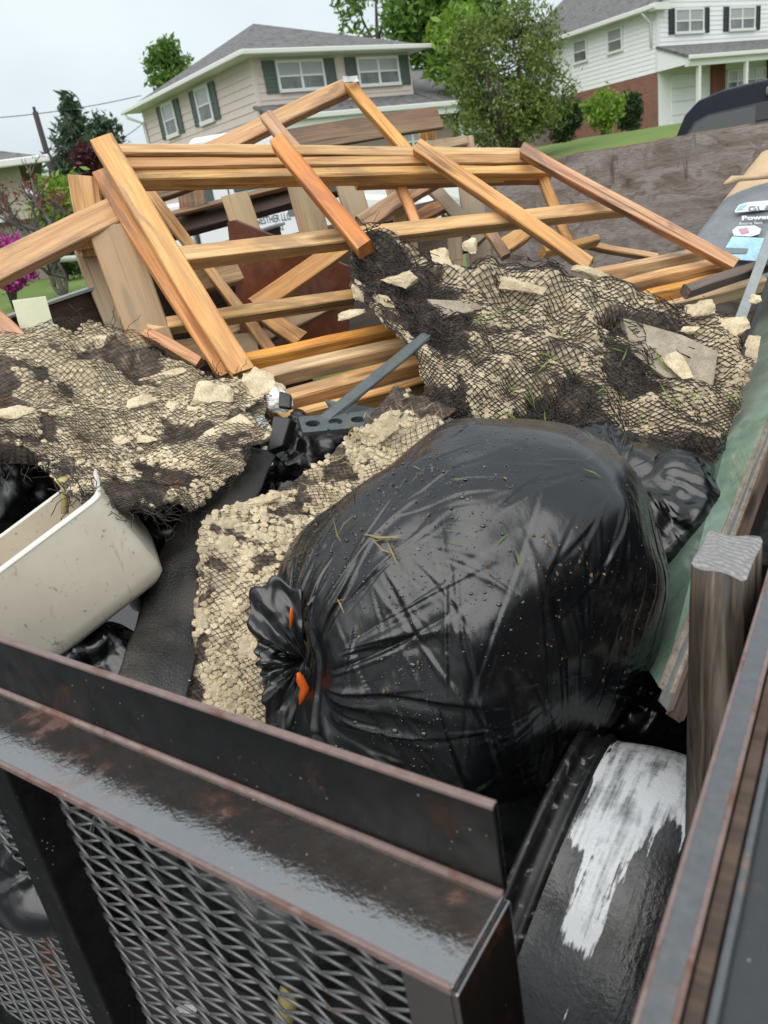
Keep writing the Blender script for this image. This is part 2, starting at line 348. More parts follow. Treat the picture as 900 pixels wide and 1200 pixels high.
# steel
def steel(name, base, rustc=(0.20, 0.055, 0.022), r0=0.56, rough=0.2, ior=1.8, bmp=0.22):
    n = NT(name); c = n.co('Object'); k = n.noise(c, 13, 6, 0.66, 0.3); f = n.noise(c, 120, 4, 0.6); w_ = n.noise(c, 30, 3, 0.55)
    rm = n.math('MULTIPLY', n.ramp(k, [(r0, 0.0), (r0 + 0.08, 0.85)]), n.ramp(w_, [(0.40, 0.0), (0.6, 1.0)])); sp = n.ramp(n.voro(c, 95), [(0.05, 1.0), (0.10, 0.0)])
    sp = n.math('MULTIPLY', sp, n.ramp(n.noise(c, 18, 2), [(0.5, 0.0), (0.6, 0.8)]))
    col = n.mix(rm, n.mix(n.ramp(f, [(0.3, 0.0), (0.8, 0.6)]), base, tuple(x * 1.8 + 0.004 for x in base)), n.mix(f, rustc, tuple(x * 0.4 for x in rustc)))
    col = n.mix(sp, col, (0.42, 0.38, 0.33))
    n.set(col=col, rough=n.math('ADD', n.math('MULTIPLY', rm, 0.35), n.ramp(w_, [(0.3, rough * 0.6), (0.7, rough * 1.8)])), ior=ior)
    n.bump(n.math('ADD', n.math('MULTIPLY', k, 0.5), n.math('MULTIPLY', f, 0.12)), bmp, 0.004)
steel('steel_black', (0.020, 0.015, 0.012), rustc=(0.16, 0.05, 0.022), r0=0.53, rough=0.045, ior=3.8, bmp=0.55); steel('steel_leg', (0.0035, 0.0034, 0.0033), rustc=(0.07, 0.035, 0.022), r0=0.56, rough=0.3, ior=1.28); steel('steel_upright', (0.0045, 0.0045, 0.0048), r0=0.66, rough=0.5, ior=1.28)
steel('steel_edge', (0.15, 0.105, 0.095), rustc=(0.17, 0.075, 0.05), r0=0.50, rough=0.4, ior=1.5)
steel('steel_mesh', (0.085, 0.084, 0.084), r0=0.57, rough=0.3, ior=1.8)
steel('steel_rail', (0.055, 0.058, 0.062), rustc=(0.30, 0.16, 0.08), r0=0.58, rough=0.3, ior=1.9, bmp=0.6)
steel('steel_fender', (0.006, 0.0065, 0.007), r0=0.64, rough=0.16, ior=1.9)
steel('steel_tool', (0.05, 0.062, 0.066), rustc=(0.16, 0.15, 0.10), r0=0.55, rough=0.4, ior=1.6)
# drum: black plastic with streaky white masked over its upper side
n = NT('drum'); c = n.co('Object', (1, 1, 1)); st_ = n.noise(n.co('Object', (90, 7, 7)), 1.0, 4, 0.6); ed = n.noise(c, 22, 5, 0.65); lo = n.noise(c, 7, 4, 0.6)
m = n.attr('white_mask'); v = n.math('ADD', m, n.math('ADD', n.math('MULTIPLY', n.math('SUBTRACT', st_, 0.5), 2.1), n.math('MULTIPLY', n.math('SUBTRACT', ed, 0.5), 1.0)))
pm = n.ramp(v, [(0.45, 0.0), (0.60, 0.9)]); blk = n.ramp(lo, [(0.4, (0.008, 0.008, 0.009)), (0.7, (0.045, 0.045, 0.047))])
n.set(col=n.mix(pm, blk, n.mix(n.ramp(n.mix(0.4, st_, ed), [(0.36, 0.0), (0.52, 1.0)]), (0.16, 0.165, 0.17), (0.72, 0.74, 0.76))), rough=n.ramp(ed, [(0.3, 0.15), (0.7, 0.4)]), ior=1.6); n.bump(n.math('ADD', st_, n.noise(c, 140, 3)), 0.3, 0.003)
n = NT('drum_rim'); n.set(col=n.ramp(n.noise(n.co(), 60, 4, 0.6), [(0.4, (0.006, 0.006, 0.007)), (0.62, (0.02, 0.02, 0.02)), (0.75, (0.35, 0.34, 0.32))]), rough=0.45); 
n = NT('felt'); c = n.co(); k = n.noise(c, 9, 5, 0.6); f = n.noise(c, 260, 3, 0.6); sp = n.ramp(n.voro(c, 70), [(0.05, 0.8), (0.1, 0.0)])
n.set(col=n.mix(sp, n.ramp(k, [(0.35, (0.010, 0.009, 0.008)), (0.7, (0.04, 0.035, 0.028))]), (0.15, 0.13, 0.10)), rough=n.ramp(k, [(0.4, 0.25), (0.7, 0.55)])); n.bump(n.mix(0.5, k, f), 0.5, 0.006)
def plain(name, col, rough=0.5, var=0.12, scale=20, bump=0.15, **kw):
    n = NT(name); c = n.co(); k = n.noise(c, scale, 5, 0.6); f = n.noise(c, scale * 7, 3, 0.6)
    n.set(col=n.mix(n.math('MULTIPLY', n.ramp(n.mix(0.4, k, f), [(0.35, 0.0), (0.65, 1.0)]), 1.0), tuple(x * (1 - var) for x in col), tuple(min(1, x * (1 + var)) for x in col)), rough=rough, **kw)
    if bump: n.bump(n.mix(0.5, k, f), bump, 0.004)
    return n
for nm_, cc_ in (('bin_beige', (0.62, 0.56, 0.46)), ('bin_inside', (0.58, 0.50, 0.38))):
    n = NT(nm_); c = n.co(); k = n.noise(c, 6, 5, 0.6); f = n.noise(c, 70, 4, 0.65); sc2 = n.noise(n.co('Object', (90, 12, 12), rot=(0.3, 0.9, 0.4)), 1, 3, 0.6)
    col = n.mix(n.ramp(k, [(0.45, 0.0), (0.7, 0.5)]), cc_, tuple(x * 0.72 for x in cc_)); col = n.mix(n.ramp(f, [(0.62, 0.0), (0.72, 0.7)]), col, (0.13, 0.10, 0.07)); col = n.mix(n.ramp(sc2, [(0.64, 0.0), (0.70, 0.4)]), col, (0.30, 0.26, 0.20))
    n.set(col=col, rough=n.ramp(k, [(0.3, 0.25), (0.7, 0.45)])); n.bump(f, 0.12, 0.003)
plain('bin_rim', (0.70, 0.68, 0.62), 0.35, 0.05)
plain('peg', (0.42, 0.34, 0.14), 0.4); plain('white_trim', (0.72, 0.71, 0.67), 0.45, 0.12, 18); plain('black_foam', (0.012, 0.012, 0.013), 0.35)
plain('pale_board', (0.52, 0.52, 0.36), 0.5, 0.06, 12); plain('cabinet', (0.19, 0.055, 0.022), 0.32, 0.45, 5, 0.15); plain('cabinet_edge', (0.17, 0.05, 0.022), 0.4, 0.3)
plain('kraft', (0.50, 0.36, 0.22), 0.7, 0.12, 9); plain('sack_grey', (0.17, 0.185, 0.20), 0.55, 0.2, 14); plain('print_white', (0.62, 0.66, 0.68), 0.6, 0.05); plain('print_blue', (0.34, 0.55, 0.70), 0.6, 0.22, 16)
plain('print_grey', (0.16, 0.18, 0.19), 0.6); plain('print_teal', (0.24, 0.52, 0.50), 0.6); plain('print_pink', (0.5, 0.25, 0.35), 0.6)
plain('alu', (0.36, 0.38, 0.37), 0.35, 0.15, 20, 0.1, metal=0.5); plain('door_trim', (0.30, 0.25, 0.20), 0.6, 0.5, 30, 0.4)
n = NT('green_glass'); c = n.geo(); k = n.noise(c, 7, 5, 0.6); n.set(col=n.ramp(k, [(0.3, (0.13, 0.22, 0.16)), (0.7, (0.33, 0.44, 0.35))]), rough=0.14, ior=1.6, coat=0.6, coatr=0.05)
plain('white_paint', (0.78, 0.80, 0.80), 0.3, 0.03, 6, 0.0, coat=0.4); plain('navy_paint', (0.009, 0.012, 0.021), 0.35, 0.2, 8, 0.0, ior=1.25)
plain('tyre', (0.02, 0.02, 0.02), 0.8); plain('black_trim', (0.015, 0.016, 0.018), 0.4); plain('lamp_lens', (0.16, 0.16, 0.17), 0.3)
n = NT('car_glass'); n.set(col=(0.075, 0.080, 0.082), rough=0.3, ior=1.35)  # grey base colour stands in for the greyish reflection on the glass
n = NT('van_glass'); n.set(col=(0.05, 0.075, 0.075), rough=0.06, ior=1.7)
plain('sign_white', (0.80, 0.82, 0.84), 0.5, 0.02); plain('sign_ink', (0.05, 0.07, 0.075), 0.6, 0.05)
# houses
plain('siding_beige', (0.64, 0.545, 0.50), 0.6, 0.05, 5, 0.05); plain('siding_white', (0.80, 0.80, 0.81), 0.55, 0.03, 5, 0.05); plain('siding_cream', (0.55, 0.50, 0.38), 0.6, 0.06)
plain('trim_white', (0.72, 0.72, 0.70), 0.5, 0.05); plain('shutter_green', (0.085, 0.115, 0.105), 0.55, 0.15); plain('shutter_black', (0.02, 0.024, 0.028), 0.5)
n = NT('shingle'); c = n.geo(); v = n.voro(n.geo((3, 3, 9)), 2.0, out='Color'); k = n.noise(c, 30, 4); n.set(col=n.mix(0.6, n.ramp(k, [(0.3, (0.05, 0.045, 0.047)), (0.7, (0.12, 0.11, 0.112))]), n.hsv(v, 0.5, 0.05, 0.22)), rough=0.85); n.bump(n.wave(n.geo(), 5.5, 0.15, 1, 3, 'Z'), 0.5, 0.03)
n = NT('window_pane'); c = n.geo(); k = n.noise(c, 1.2, 3); n.set(col=n.ramp(k, [(0.35, (0.07, 0.08, 0.08)), (0.65, (0.20, 0.215, 0.21))]), rough=0.10, ior=1.5)
n = NT('blind'); n.set(col=n.ramp(n.wave(n.geo(), 26, 0.1, 0, 1, 'Z'), [(0.2, (0.22, 0.23, 0.23)), (0.8, (0.42, 0.44, 0.44))]), rough=0.3, ior=1.5, coat=0.6, coatr=0.05)
n = NT('brick'); c = n.co('Object'); bt = n.n('ShaderNodeTexBrick'); n.l(c, bt.inputs['Vector']); bt.inputs['Scale'].default_value = 1.0
bt.inputs['Brick Width'].default_value = 0.22; bt.inputs['Row Height'].default_value = 0.075; bt.inputs['Mortar Size'].default_value = 0.009
bt.inputs['Color1'].default_value = (0.23, 0.065, 0.036, 1); bt.inputs['Color2'].default_value = (0.145, 0.038, 0.024, 1); bt.inputs['Mortar'].default_value = (0.30, 0.24, 0.20, 1)
n.set(col=bt.outputs['Color'], rough=0.85); n.bump(bt.outputs['Fac'], -0.4, 0.01)
plain('red_edging', (0.17, 0.045, 0.032), 0.7, 0.3, 9); plain('bark', (0.06, 0.048, 0.04), 0.85, 0.5, 40, 0.5); plain('bark_grey', (0.11, 0.095, 0.085), 0.85, 0.4, 40, 0.5)
plain('mulch', (0.05, 0.04, 0.033), 0.9, 0.6, 60, 0.6); plain('pipe_white', (0.72, 0.72, 0.70), 0.45); plain('hose_green', (0.03, 0.24, 0.16), 0.5); plain('pole_wood', (0.035, 0.03, 0.028), 0.8); plain('wire', (0.02, 0.02, 0.02), 0.6)
n = NT('asphalt'); c = n.geo(); k = n.noise(c, 180, 3, 0.7); b_ = n.noise(c, 1.5, 4); n.set(col=n.mix(0.5, n.ramp(k, [(0.3, (0.03, 0.03, 0.032)), (0.7, (0.09, 0.09, 0.09))]), n.ramp(b_, [(0.3, (0.04, 0.04, 0.042)), (0.7, (0.075, 0.075, 0.075))])), rough=0.6); n.bump(k, 0.5, 0.004)
n = NT('lawn'); c = n.geo(); k = n.noise(c, 0.7, 5, 0.6); f = n.noise(c, 25, 3, 0.7); n.set(col=n.mix(n.ramp(f, [(0.3, 0.0), (0.7, 0.7)]), n.ramp(k, [(0.3, (0.065, 0.13, 0.02)), (0.7, (0.13, 0.21, 0.032))]), (0.17, 0.22, 0.06)), rough=0.9); n.bump(f, 0.8, 0.03)
n = NT('trailer_deck'); n.set(col=(0.02, 0.017, 0.014), rough=0.7)
def leafmat(name, a, b, trans=0.35):
    n = NT(name); r = n.attr('rnd'); col = n.ramp(r, [(0.0, a), (1.0, b)]); n.set(col=col, rough=0.5)
    tr = n.n('ShaderNodeBsdfTranslucent'); n.l(col, tr.inputs[0]); ms = n.n('ShaderNodeMixShader'); ms.inputs[0].default_value = trans
    n.l(n.b.outputs[0], ms.inputs[1]); n.l(tr.outputs[0], ms.inputs[2]); n.l(ms.outputs[0], n.out.inputs[0])
leafmat('leaf_mid', (0.06, 0.14, 0.022), (0.18, 0.30, 0.05)); leafmat('leaf_olive', (0.065, 0.115, 0.02), (0.24, 0.31, 0.065)); leafmat('leaf_lime', (0.12, 0.24, 0.02), (0.26, 0.40, 0.05))
leafmat('leaf_dark', (0.015, 0.04, 0.012), (0.05, 0.095, 0.022)); leafmat('leaf_spruce', (0.035, 0.065, 0.04), (0.09, 0.14, 0.07)); leafmat('leaf_maroon', (0.05, 0.012, 0.018), (0.12, 0.03, 0.035)); leafmat('petal', (0.38, 0.02, 0.22), (0.62, 0.07, 0.40))
leafmat('grass_blade', (0.10, 0.20, 0.025), (0.24, 0.34, 0.06)); leafmat('straw', (0.30, 0.22, 0.09), (0.48, 0.38, 0.18)); leafmat('chip', (0.12, 0.06, 0.03), (0.34, 0.22, 0.11)); leafmat('petal_red', (0.16, 0.02, 0.03), (0.30, 0.05, 0.05))

# ------------------------------------------------------------------ ground
def gz(x, y):
    x = np.asarray(x, float); y = np.asarray(y, float)
    return 1.0 * sstep(8.5, 13, y) + 0.015 * np.clip(y - 12, 0, 80) + 0.17 * np.clip(x, 0, 7) * sstep(14, 26, y)
gx = np.unique(np.concatenate([np.linspace(-900, -60, 8), np.linspace(-60, 60, 61), np.linspace(60, 900, 8)]))
gy = np.unique(np.concatenate([np.linspace(-300, -20, 6), np.linspace(-20, 80, 81), np.linspace(80, 1200, 8)]))
X_, Y_ = np.meshgrid(gx, gy); Z_ = gz(X_, Y_) + 0.03 * vnoise(np.stack([X_ * 0.5, Y_ * 0.5, X_ * 0], -1)) * (Y_ > 11)
vv = np.stack([X_, Y_, Z_], -1).reshape(-1, 3); nx_, ny_ = len(gx), len(gy)
ii = (np.arange(ny_ - 1)[:, None] * nx_ + np.arange(nx_ - 1)[None]).ravel()
tag(big('ground', vv, np.stack([ii, ii + 1, ii + nx_ + 1, ii + nx_], 1), 'lawn', smooth=True), 'sloping green lawns rising behind the street', 'ground', kind='structure')
o = boxes('street', [(-80, 80, -30, 8.3, -0.2, 0.006)], 'asphalt'); tag(o, 'grey asphalt street under the trailer and van', 'street', kind='structure')

# ------------------------------------------------------------------ vegetation
def leafmesh(name, pts, size, mat, parent, elong=1.6, droop=0.0, jitter=0.4):
    n = len(pts); pts = np.asarray(pts, float)
    a = rng.normal(size=(n, 3)); a[:, 2] -= droop; a /= np.linalg.norm(a, axis=1)[:, None]
    b = rng.normal(size=(n, 3)); b -= (b * a).sum(1)[:, None] * a; b /= np.linalg.norm(b, axis=1)[:, None]
    s = size * (1 + jitter * rng.normal(size=n)).clip(0.4, 1.9); a = a * (s * elong)[:, None]; b = b * s[:, None]
    nrm = np.cross(a, b); nrm /= np.linalg.norm(nrm, axis=1)[:, None] + 1e-9
    V = np.stack([pts - a, pts + b * 0.6 + nrm * (s * 0.15)[:, None], pts + a, pts - b * 0.6 + nrm * (s * 0.15)[:, None]], 1).reshape(-1, 3)
    F_ = np.arange(4 * n).reshape(n, 4)
    return big(name, V, F_, mat, parent, attr={'rnd': ('FACE', rng.random(n))})
def clumps(c, r, ncl, per, spread, shell=0.55, zmin=None):
    d = rng.normal(size=(ncl, 3)); d /= np.linalg.norm(d, axis=1)[:, None]
    q = (shell + (1 - shell) * rng.random(ncl)) ** 0.7
    C = np.array(c) + d * np.array(r) * q[:, None]
    P_ = (C[:, None, :] + rng.normal(size=(ncl, per, 3)) * spread).reshape(-1, 3)
    return C, P_
def tree(name, label, base, stems, crowns, leaf, mat, bark='bark', cat='tree', group=None, elong=1.6, crown_name='crown', nb=0.5, br=0.03, parts=True):
    base = Vector(base); t = thing(name, base, label, cat, group)
    tl = []; allP = []; Cs = []
    for (c, r, ncl, per, sp) in crowns:
        C, P_ = clumps(c, r, ncl, per, sp); allP.append(P_); Cs.append(C)
    for (pts, r) in stems: tl.append((pts, r))
    top = Vector(stems[0][0][-1]); C = np.concatenate(Cs)
    trunkpts = [Vector(p) for s_ in stems for p in s_[0][1:]]
    for k in rng.choice(len(C), int(len(C) * nb), replace=False):
        e = Vector(C[k]); s_ = min(trunkpts, key=lambda q: (q - e).length + max(0, q.z - e.z) * 2)
        m_ = (s_ + e) / 2 + Vector((0, 0, -0.06 * (e - s_).length)) + Vector(rng.normal(size=3) * 0.05 * (e - s_).length)
        tl.append(([s_, m_, e], [br, br * 0.6, br * 0.2]))
    tubes('trunk', tl, bark, t, 6)
    leafmesh(crown_name, np.concatenate(allP), leaf, mat, t, elong)
    return t
def g_at(px, py, Y):
    p = at(px, py, Y); return Vector((p.x, p.y, float(gz(p.x, p.y)) - 0.05))
# multi-stemmed shrub tree between the houses
b = g_at(598, 190, 23); stems = []
for k in range(9):
    a = k * 0.7; e = at(555 + 10 * k + random.uniform(-8, 8), 70 + random.uniform(-35, 25), 23 + random.uniform(-1, 1))
    stems.append(([b + Vector((0.25 * math.cos(a), 0.25 * math.sin(a), 0)), b.lerp(e, 0.45) + Vector((random.uniform(-.2, .2), 0, 0)), e], [0.06, 0.045, 0.015]))
def atl(px, py, Y): return list(at(px, py, Y))
tree('shrub_tree', 'bushy olive green multi-stemmed tree between the beige house and the white house', b, stems,
     [(atl(590, 85, 23), (1.45, 1.3, 1.5), 210, 34, 0.15), (atl(590, 135, 23), (1.5, 1.3, 0.85), 130, 34, 0.15), (atl(560, 55, 23), (0.75, 0.7, 0.75), 60, 30, 0.13), (atl(620, 40, 23), (0.8, 0.7, 0.85), 60, 30, 0.13), (atl(645, 110, 23), (0.6, 0.6, 0.8), 44, 26, 0.15)],
     0.036, 'leaf_olive', br=0.02)
b = g_at(520, 190, 47); e = at(505, 40, 47)
tree('broadleaf_tree', 'tall fresh green broadleaf tree rising behind the roof of the beige house', b, [([b, b.lerp(e, 0.6), e], [0.3, 0.22, 0.08]), ([b.lerp(e, 0.5), at(480, 15, 47)], [0.14, 0.04]), ([b.lerp(e, 0.5), at(540, 10, 47)], [0.14, 0.04])],
     [(atl(510, 22, 47), (2.6, 2.2, 2.0), 150, 30, 0.3), (atl(548, 8, 47), (2.2, 2, 1.8), 90, 30, 0.3), (atl(480, 25, 47), (1.2, 1.2, 1.2), 30, 26, 0.25), (atl(515, 65, 47), (1.7, 1.5, 1.6), 50, 26, 0.3)], 0.13, 'leaf_mid', br=0.06)
b = g_at(533, 190, 34); e = at(535, 75, 34)
tree('lime_tree', 'bright lime green young tree behind the shrub tree', b, [([b, e], [0.12, 0.05])], [(atl(532, 65, 34), (1.0, 0.9, 1.1), 50, 30, 0.2), (atl(548, 35, 34), (0.8, 0.8, 0.8), 34, 26, 0.2)], 0.10, 'leaf_lime', br=0.03)
b = g_at(195, 190, 52); e = at(197, 60, 52)
tree('roof_tree', 'lone green treetop showing above the left eave of the beige house', b, [([b, b.lerp(e, 0.5), e], [0.35, 0.25, 0.06])], [(atl(197, 85, 52), (1.25, 1.2, 1.3), 70, 30, 0.22), (atl(197, 62, 52), (0.6, 0.6, 0.8), 20, 24, 0.18)], 0.11, 'leaf_mid', br=0.05)
b = g_at(445, 190, 56); e = at(440, -10, 56)
tree('sparse_tree', 'thin tree with bare twigs and few leaves above the beige roof', b, [([b, b.lerp(e, 0.6), e], [0.25, 0.18, 0.06]), ([b.lerp(e, 0.7), at(415, 0, 56)], [0.09, 0.03]), ([b.lerp(e, 0.75), at(458, -15, 56)], [0.09, 0.03])],
     [(atl(430, 12, 56), (2.0, 1.6, 2.2), 46, 12, 0.28), (atl(405, 2, 56), (1.0, 1, 1.0), 16, 10, 0.25)], 0.13, 'leaf_mid', br=0.05, nb=0.9)
b = g_at(735, 100, 70); e = at(730, -5, 70)
tree('ridge_tree', 'green treetop peeking over the grey roof of the white house', b, [([b, e], [0.3, 0.1])], [(atl(730, -2, 70), (1.7, 1.5, 1.2), 50, 26, 0.3)], 0.16, 'leaf_mid', br=0.05)
# shrubs in front of the white house
b = g_at(662, 165, 36); tree('dark_shrub', 'dark green shrub at the left end of the brick wall', b, [([b, at(665, 135, 36)], [0.06, 0.02])], [(atl(666, 135, 36), (0.55, 0.5, 0.65), 60, 30, 0.12), (atl(662, 155, 36), (0.45, 0.4, 0.35), 30, 26, 0.12)], 0.055, 'leaf_dark', cat='shrub', br=0.015)
b = g_at(707, 165, 34); st = [([b, b.lerp(at(707 + k * 9, 125, 34), 0.6), at(707 + k * 12, 118, 34)], [0.04, 0.03, 0.01]) for k in (-1, 0, 1)]
tree('lime_shrub', 'bright lime green vase shaped shrub in front of the brick wall', b, st, [(atl(707, 125, 34), (0.72, 0.6, 0.6), 60, 28, 0.12), (atl(707, 145, 34), (0.4, 0.4, 0.35), 20, 20, 0.1)], 0.055, 'leaf_lime', cat='shrub', br=0.015)
b = g_at(738, 150, 37); tree('round_shrub', 'clipped dark green ball shrub beside the garage corner', b, [([b, at(738, 125, 37)], [0.06, 0.02])], [(atl(738, 126, 37), (0.55, 0.5, 0.5), 70, 34, 0.09), (atl(738, 142, 37), (0.45, 0.4, 0.35), 40, 26, 0.1)], 0.05, 'leaf_dark', cat='shrub', br=0.015)
# left: spruce, maple, bare red-leaved tree, bushes
b = g_at(95, 270, 30); e = at(82, 122, 30); cr = []
for k in range(14):
    s_ = k / 13; p = b.lerp(e, 0.25 + 0.75 * s_); r_ = 1.7 * (1 - s_) + 0.12
    cr.append((list(p), (r_, r_, 0.22), int(8 + 18 * (1 - s_)), 20, 0.13))
tree('spruce_tree', 'dark blue-green spruce tree with layered boughs beside the utility pole', b, [([b, b.lerp(e, 0.5), e], [0.2, 0.12, 0.02])], cr, 0.075, 'leaf_spruce', br=0.03, elong=2.2)
b = g_at(132, 250, 27); e = at(128, 150, 27)
tree('evergreen_tree', 'small evergreen between the spruce and the beige house', b, [([b, e], [0.1, 0.02])], [(atl(125, 165, 27), (0.55, 0.5, 0.7), 50, 26, 0.11), (atl(125, 200, 27), (0.7, 0.6, 0.7), 50, 26, 0.11)], 0.06, 'leaf_spruce', br=0.02)
b = g_at(100, 250, 22); e = at(103, 180, 22)
tree('maroon_maple', 'small dark maroon leaved maple behind the lumber pile', b, [([b, e], [0.08, 0.03])], [(atl(102, 186, 22), (0.30, 0.3, 0.32), 34, 30, 0.08)], 0.05, 'leaf_maroon', br=0.015)
b = g_at(85, 300, 19); e = at(85, 240, 19)
tree('green_bush', 'fresh green leafy bush behind the bare red tree', b, [([b, e], [0.06, 0.02])], [(atl(78, 245, 19), (0.6, 0.5, 0.7), 50, 26, 0.13), (atl(60, 262, 19), (0.4, 0.4, 0.4), 20, 22, 0.12)], 0.06, 'leaf_lime', cat='bush', br=0.02)
b = g_at(72, 310, 17); tree('hedge_bush', 'dark green low bush behind the white pipe', b, [([b, at(78, 295, 17)], [0.05, 0.02])], [(atl(78, 296, 17), (0.45, 0.4, 0.35), 40, 30, 0.09)], 0.045, 'leaf_dark', cat='bush', br=0.015)
# bare crooked tree
b = g_at(62, 300, 13.5); random.seed(11)
t = thing('bare_tree', b, 'crooked bare branched tree with a few red leaves by the brick house', 'tree'); tl = []; tips = []
def grow(p, d, r, lvl):
    L_ = (0.62, 0.5, 0.36, 0.24, 0.15)[lvl] * random.uniform(0.7, 1.3); pts = [p]; q = p.copy(); dd = d.copy()
    for k in range(4):
        dd = (dd + Vector((random.uniform(-.38, .38), random.uniform(-.38, .38), random.uniform(-.22, .35)))).normalized(); q = q + dd * (L_ / 4); pts.append(q.copy())
    tl.append((pts, [r, r * 0.9, r * 0.8, r * 0.7, r * 0.6]))
    if lvl >= 3: tips.append(q.copy())
    if lvl < 4:
        for k in range(3 if lvl < 3 else 2):
            grow(q if k == 0 else pts[random.randint(2, 4)], (dd + Vector((random.uniform(-.9, .9), random.uniform(-.6, .6), random.uniform(-.25, .7)))).normalized(), r * 0.62, lvl + 1)
grow(b, Vector((-0.25, 0, 1)), 0.05, 0); grow(b, Vector((-0.9, 0.2, 0.7)), 0.045, 0); grow(b, Vector((0.3, 0.2, 1)), 0.04, 0)
grow(at(50, 285, 13.5), Vector((-0.7, 0, 0.8)), 0.04, 1); grow(at(45, 270, 13.5), Vector((-0.9, 0, 0.3)), 0.035, 1); grow(at(66, 280, 13.5), Vector((-0.3, 0, 1.0)), 0.04, 1)
tubes('trunk', tl, 'bark_grey', t, 5)
tp_ = np.array([list(x) for x in tips]); tp_ = tp_[(rng.random(len(tp_)) < 0.5) & (tp_[:, 2] > np.median(tp_[:, 2]))]
leafmesh('crown', np.repeat(tp_, 5, 0) + rng.normal(size=(len(tp_) * 5, 3)) * 0.07, 0.022, 'petal_red', t)
# azalea
b = g_at(8, 335, 12.5); t = thing('azalea_bush', b, 'magenta flowering azalea bush at the left edge of the lawn', 'bush')
tubes('trunk', [([b, at(8 + k * 6, 312, 12.5)], [0.02, 0.008]) for k in (-2, -1, 0, 1, 2)], 'bark', t, 5)
Pl = np.concatenate([clumps(atl(8, 296, 12.5), (0.34, 0.3, 0.26), 60, 14, 0.05, 0.4)[1], clumps(atl(20, 326, 12.5), (0.26, 0.3, 0.13), 46, 14, 0.04, 0.4)[1]])
leafmesh('flower_mass', Pl, 0.032, 'petal', t, 1.0)
leafmesh('leaf_crown', clumps(atl(8, 312, 12.5), (0.36, 0.3, 0.3), 50, 14, 0.05)[1], 0.03, 'leaf_dark', t)

# ------------------------------------------------------------------ houses
def hdir(a): return Vector((math.sin(R(a)), math.cos(R(a)), 0))
def hmat(o, a): x = hdir(a + 90); y = hdir(a); return mat_of(Vector(o), x, y, Vector((0, 0, 1)))
def fb(face, s0, s1, d0, d1, z0, z1): return (s0, s1, -d1, -d0, z0, z1) if face == 'R' else (-d1, -d0, s0, s1, z0, z1)
def lmesh(name, v, f, mat, root, M, smooth=False):
    o = mesh(name, v, f, mat, root, M, smooth)
    return o
def siding(root, M, face, s0, s1, d, z0, z1, exp, mat):
    """one shared clapboard mesh, a copy for each course"""
    prof = [(d - 0.03, 0), (d + 0.028, 0), (d + 0.028, 0.012), (d + 0.004, exp + 0.02), (d - 0.03, exp + 0.02)]; V = []
    for s in (s0, s1):
        for (o_, z) in prof: V.append((s, -o_, z) if face == 'R' else (-o_, s, z))
    Fc = [(0, 1, 2, 3, 4), (9, 8, 7, 6, 5)] + [(k, k + 5, (k + 1) % 5 + 5, (k + 1) % 5) for k in range(5)]
    n_ = int(round((z1 - z0) / exp)); me = None
    for k in range(n_):
        Mk = M @ Matrix.Translation((0, 0, z0 + k * exp))
        if me is None: o = mesh('siding_plank', V, Fc, mat, root, Mk); me = o.data
        else: link(bpy.data.objects.new('siding_plank', me), root, Mk)
def window(root, M, face, s0, s1, z0, z1, d, cols=2, fw=0.08, shutters=None, sw=0.42, blind=True, grid=False):
    o = boxes('window', [fb(face, s0 - fw, s1 + fw, d, d + 0.07, z1, z1 + fw), fb(face, s0 - fw, s1 + fw, d, d + 0.10, z0 - fw * 1.2, z0), fb(face, s0 - fw, s0, d, d + 0.07, z0, z1), fb(face, s1, s1 + fw, d, d + 0.07, z0, z1)]
              + [fb(face, s0 + (s1 - s0) * k / cols - 0.05, s0 + (s1 - s0) * k / cols + 0.05, d, d + 0.065, z0, z1) for k in range(1, cols)], 'trim_white', root, M)
    zm = (z0 + z1) / 2
    for k in range(cols):
        a_ = s0 + (s1 - s0) * k / cols + (0.05 if k else 0); b_ = s0 + (s1 - s0) * (k + 1) / cols - (0.05 if k < cols - 1 else 0)
        boxes('sash', [fb(face, a_, b_, d + 0.01, d + 0.055, zm - 0.03, zm + 0.03)] + ([fb(face, (a_ + b_) / 2 - 0.02, (a_ + b_) / 2 + 0.02, d + 0.01, d + 0.05, z0, z1)] if grid else []), 'trim_white', o, M)
        boxes('pane', [fb(face, a_, b_, d + 0.005, d + 0.03, z0, zm)], 'window_pane', o, M)
        boxes('pane', [fb(face, a_, b_, d + 0.015, d + 0.04, zm, z1)], 'blind' if blind else 'window_pane', o, M)
    if shutters:
        for q in ((s0 - fw - sw - 0.04, s0 - fw - 0.04), (s1 + fw + 0.04, s1 + fw + sw + 0.04)):
            sl = [fb(face, q[0], q[0] + 0.05, d, d + 0.06, z0 - 0.1, z1 + 0.1), fb(face, q[1] - 0.05, q[1], d, d + 0.06, z0 - 0.1, z1 + 0.1)]
            sl += [fb(face, q[0] + 0.05, q[1] - 0.05, d, d + 0.035 + 0.015 * (j % 2), z0 - 0.1 + (z1 - z0 + 0.2) * j / 16, z0 - 0.1 + (z1 - z0 + 0.2) * (j + 1) / 16) for j in range(16)]
            boxes('shutter', sl, shutters, root, M)
def slab(name, quad, th, mat, root, M):
    q = [Vector(p) for p in quad]; nn = (q[1] - q[0]).cross(q[2] - q[0]).normalized()
    if nn.z < 0: nn = -nn
    k = len(q); V = [tuple(p) for p in q] + [tuple(p - nn * th) for p in q]
    Fc = [tuple(range(k)), tuple(reversed(range(k, 2 * k)))] + [(i, i + k, (i + 1) % k + k, (i + 1) % k) for i in range(k)]
    return mesh(name, V, Fc, mat, root, M)

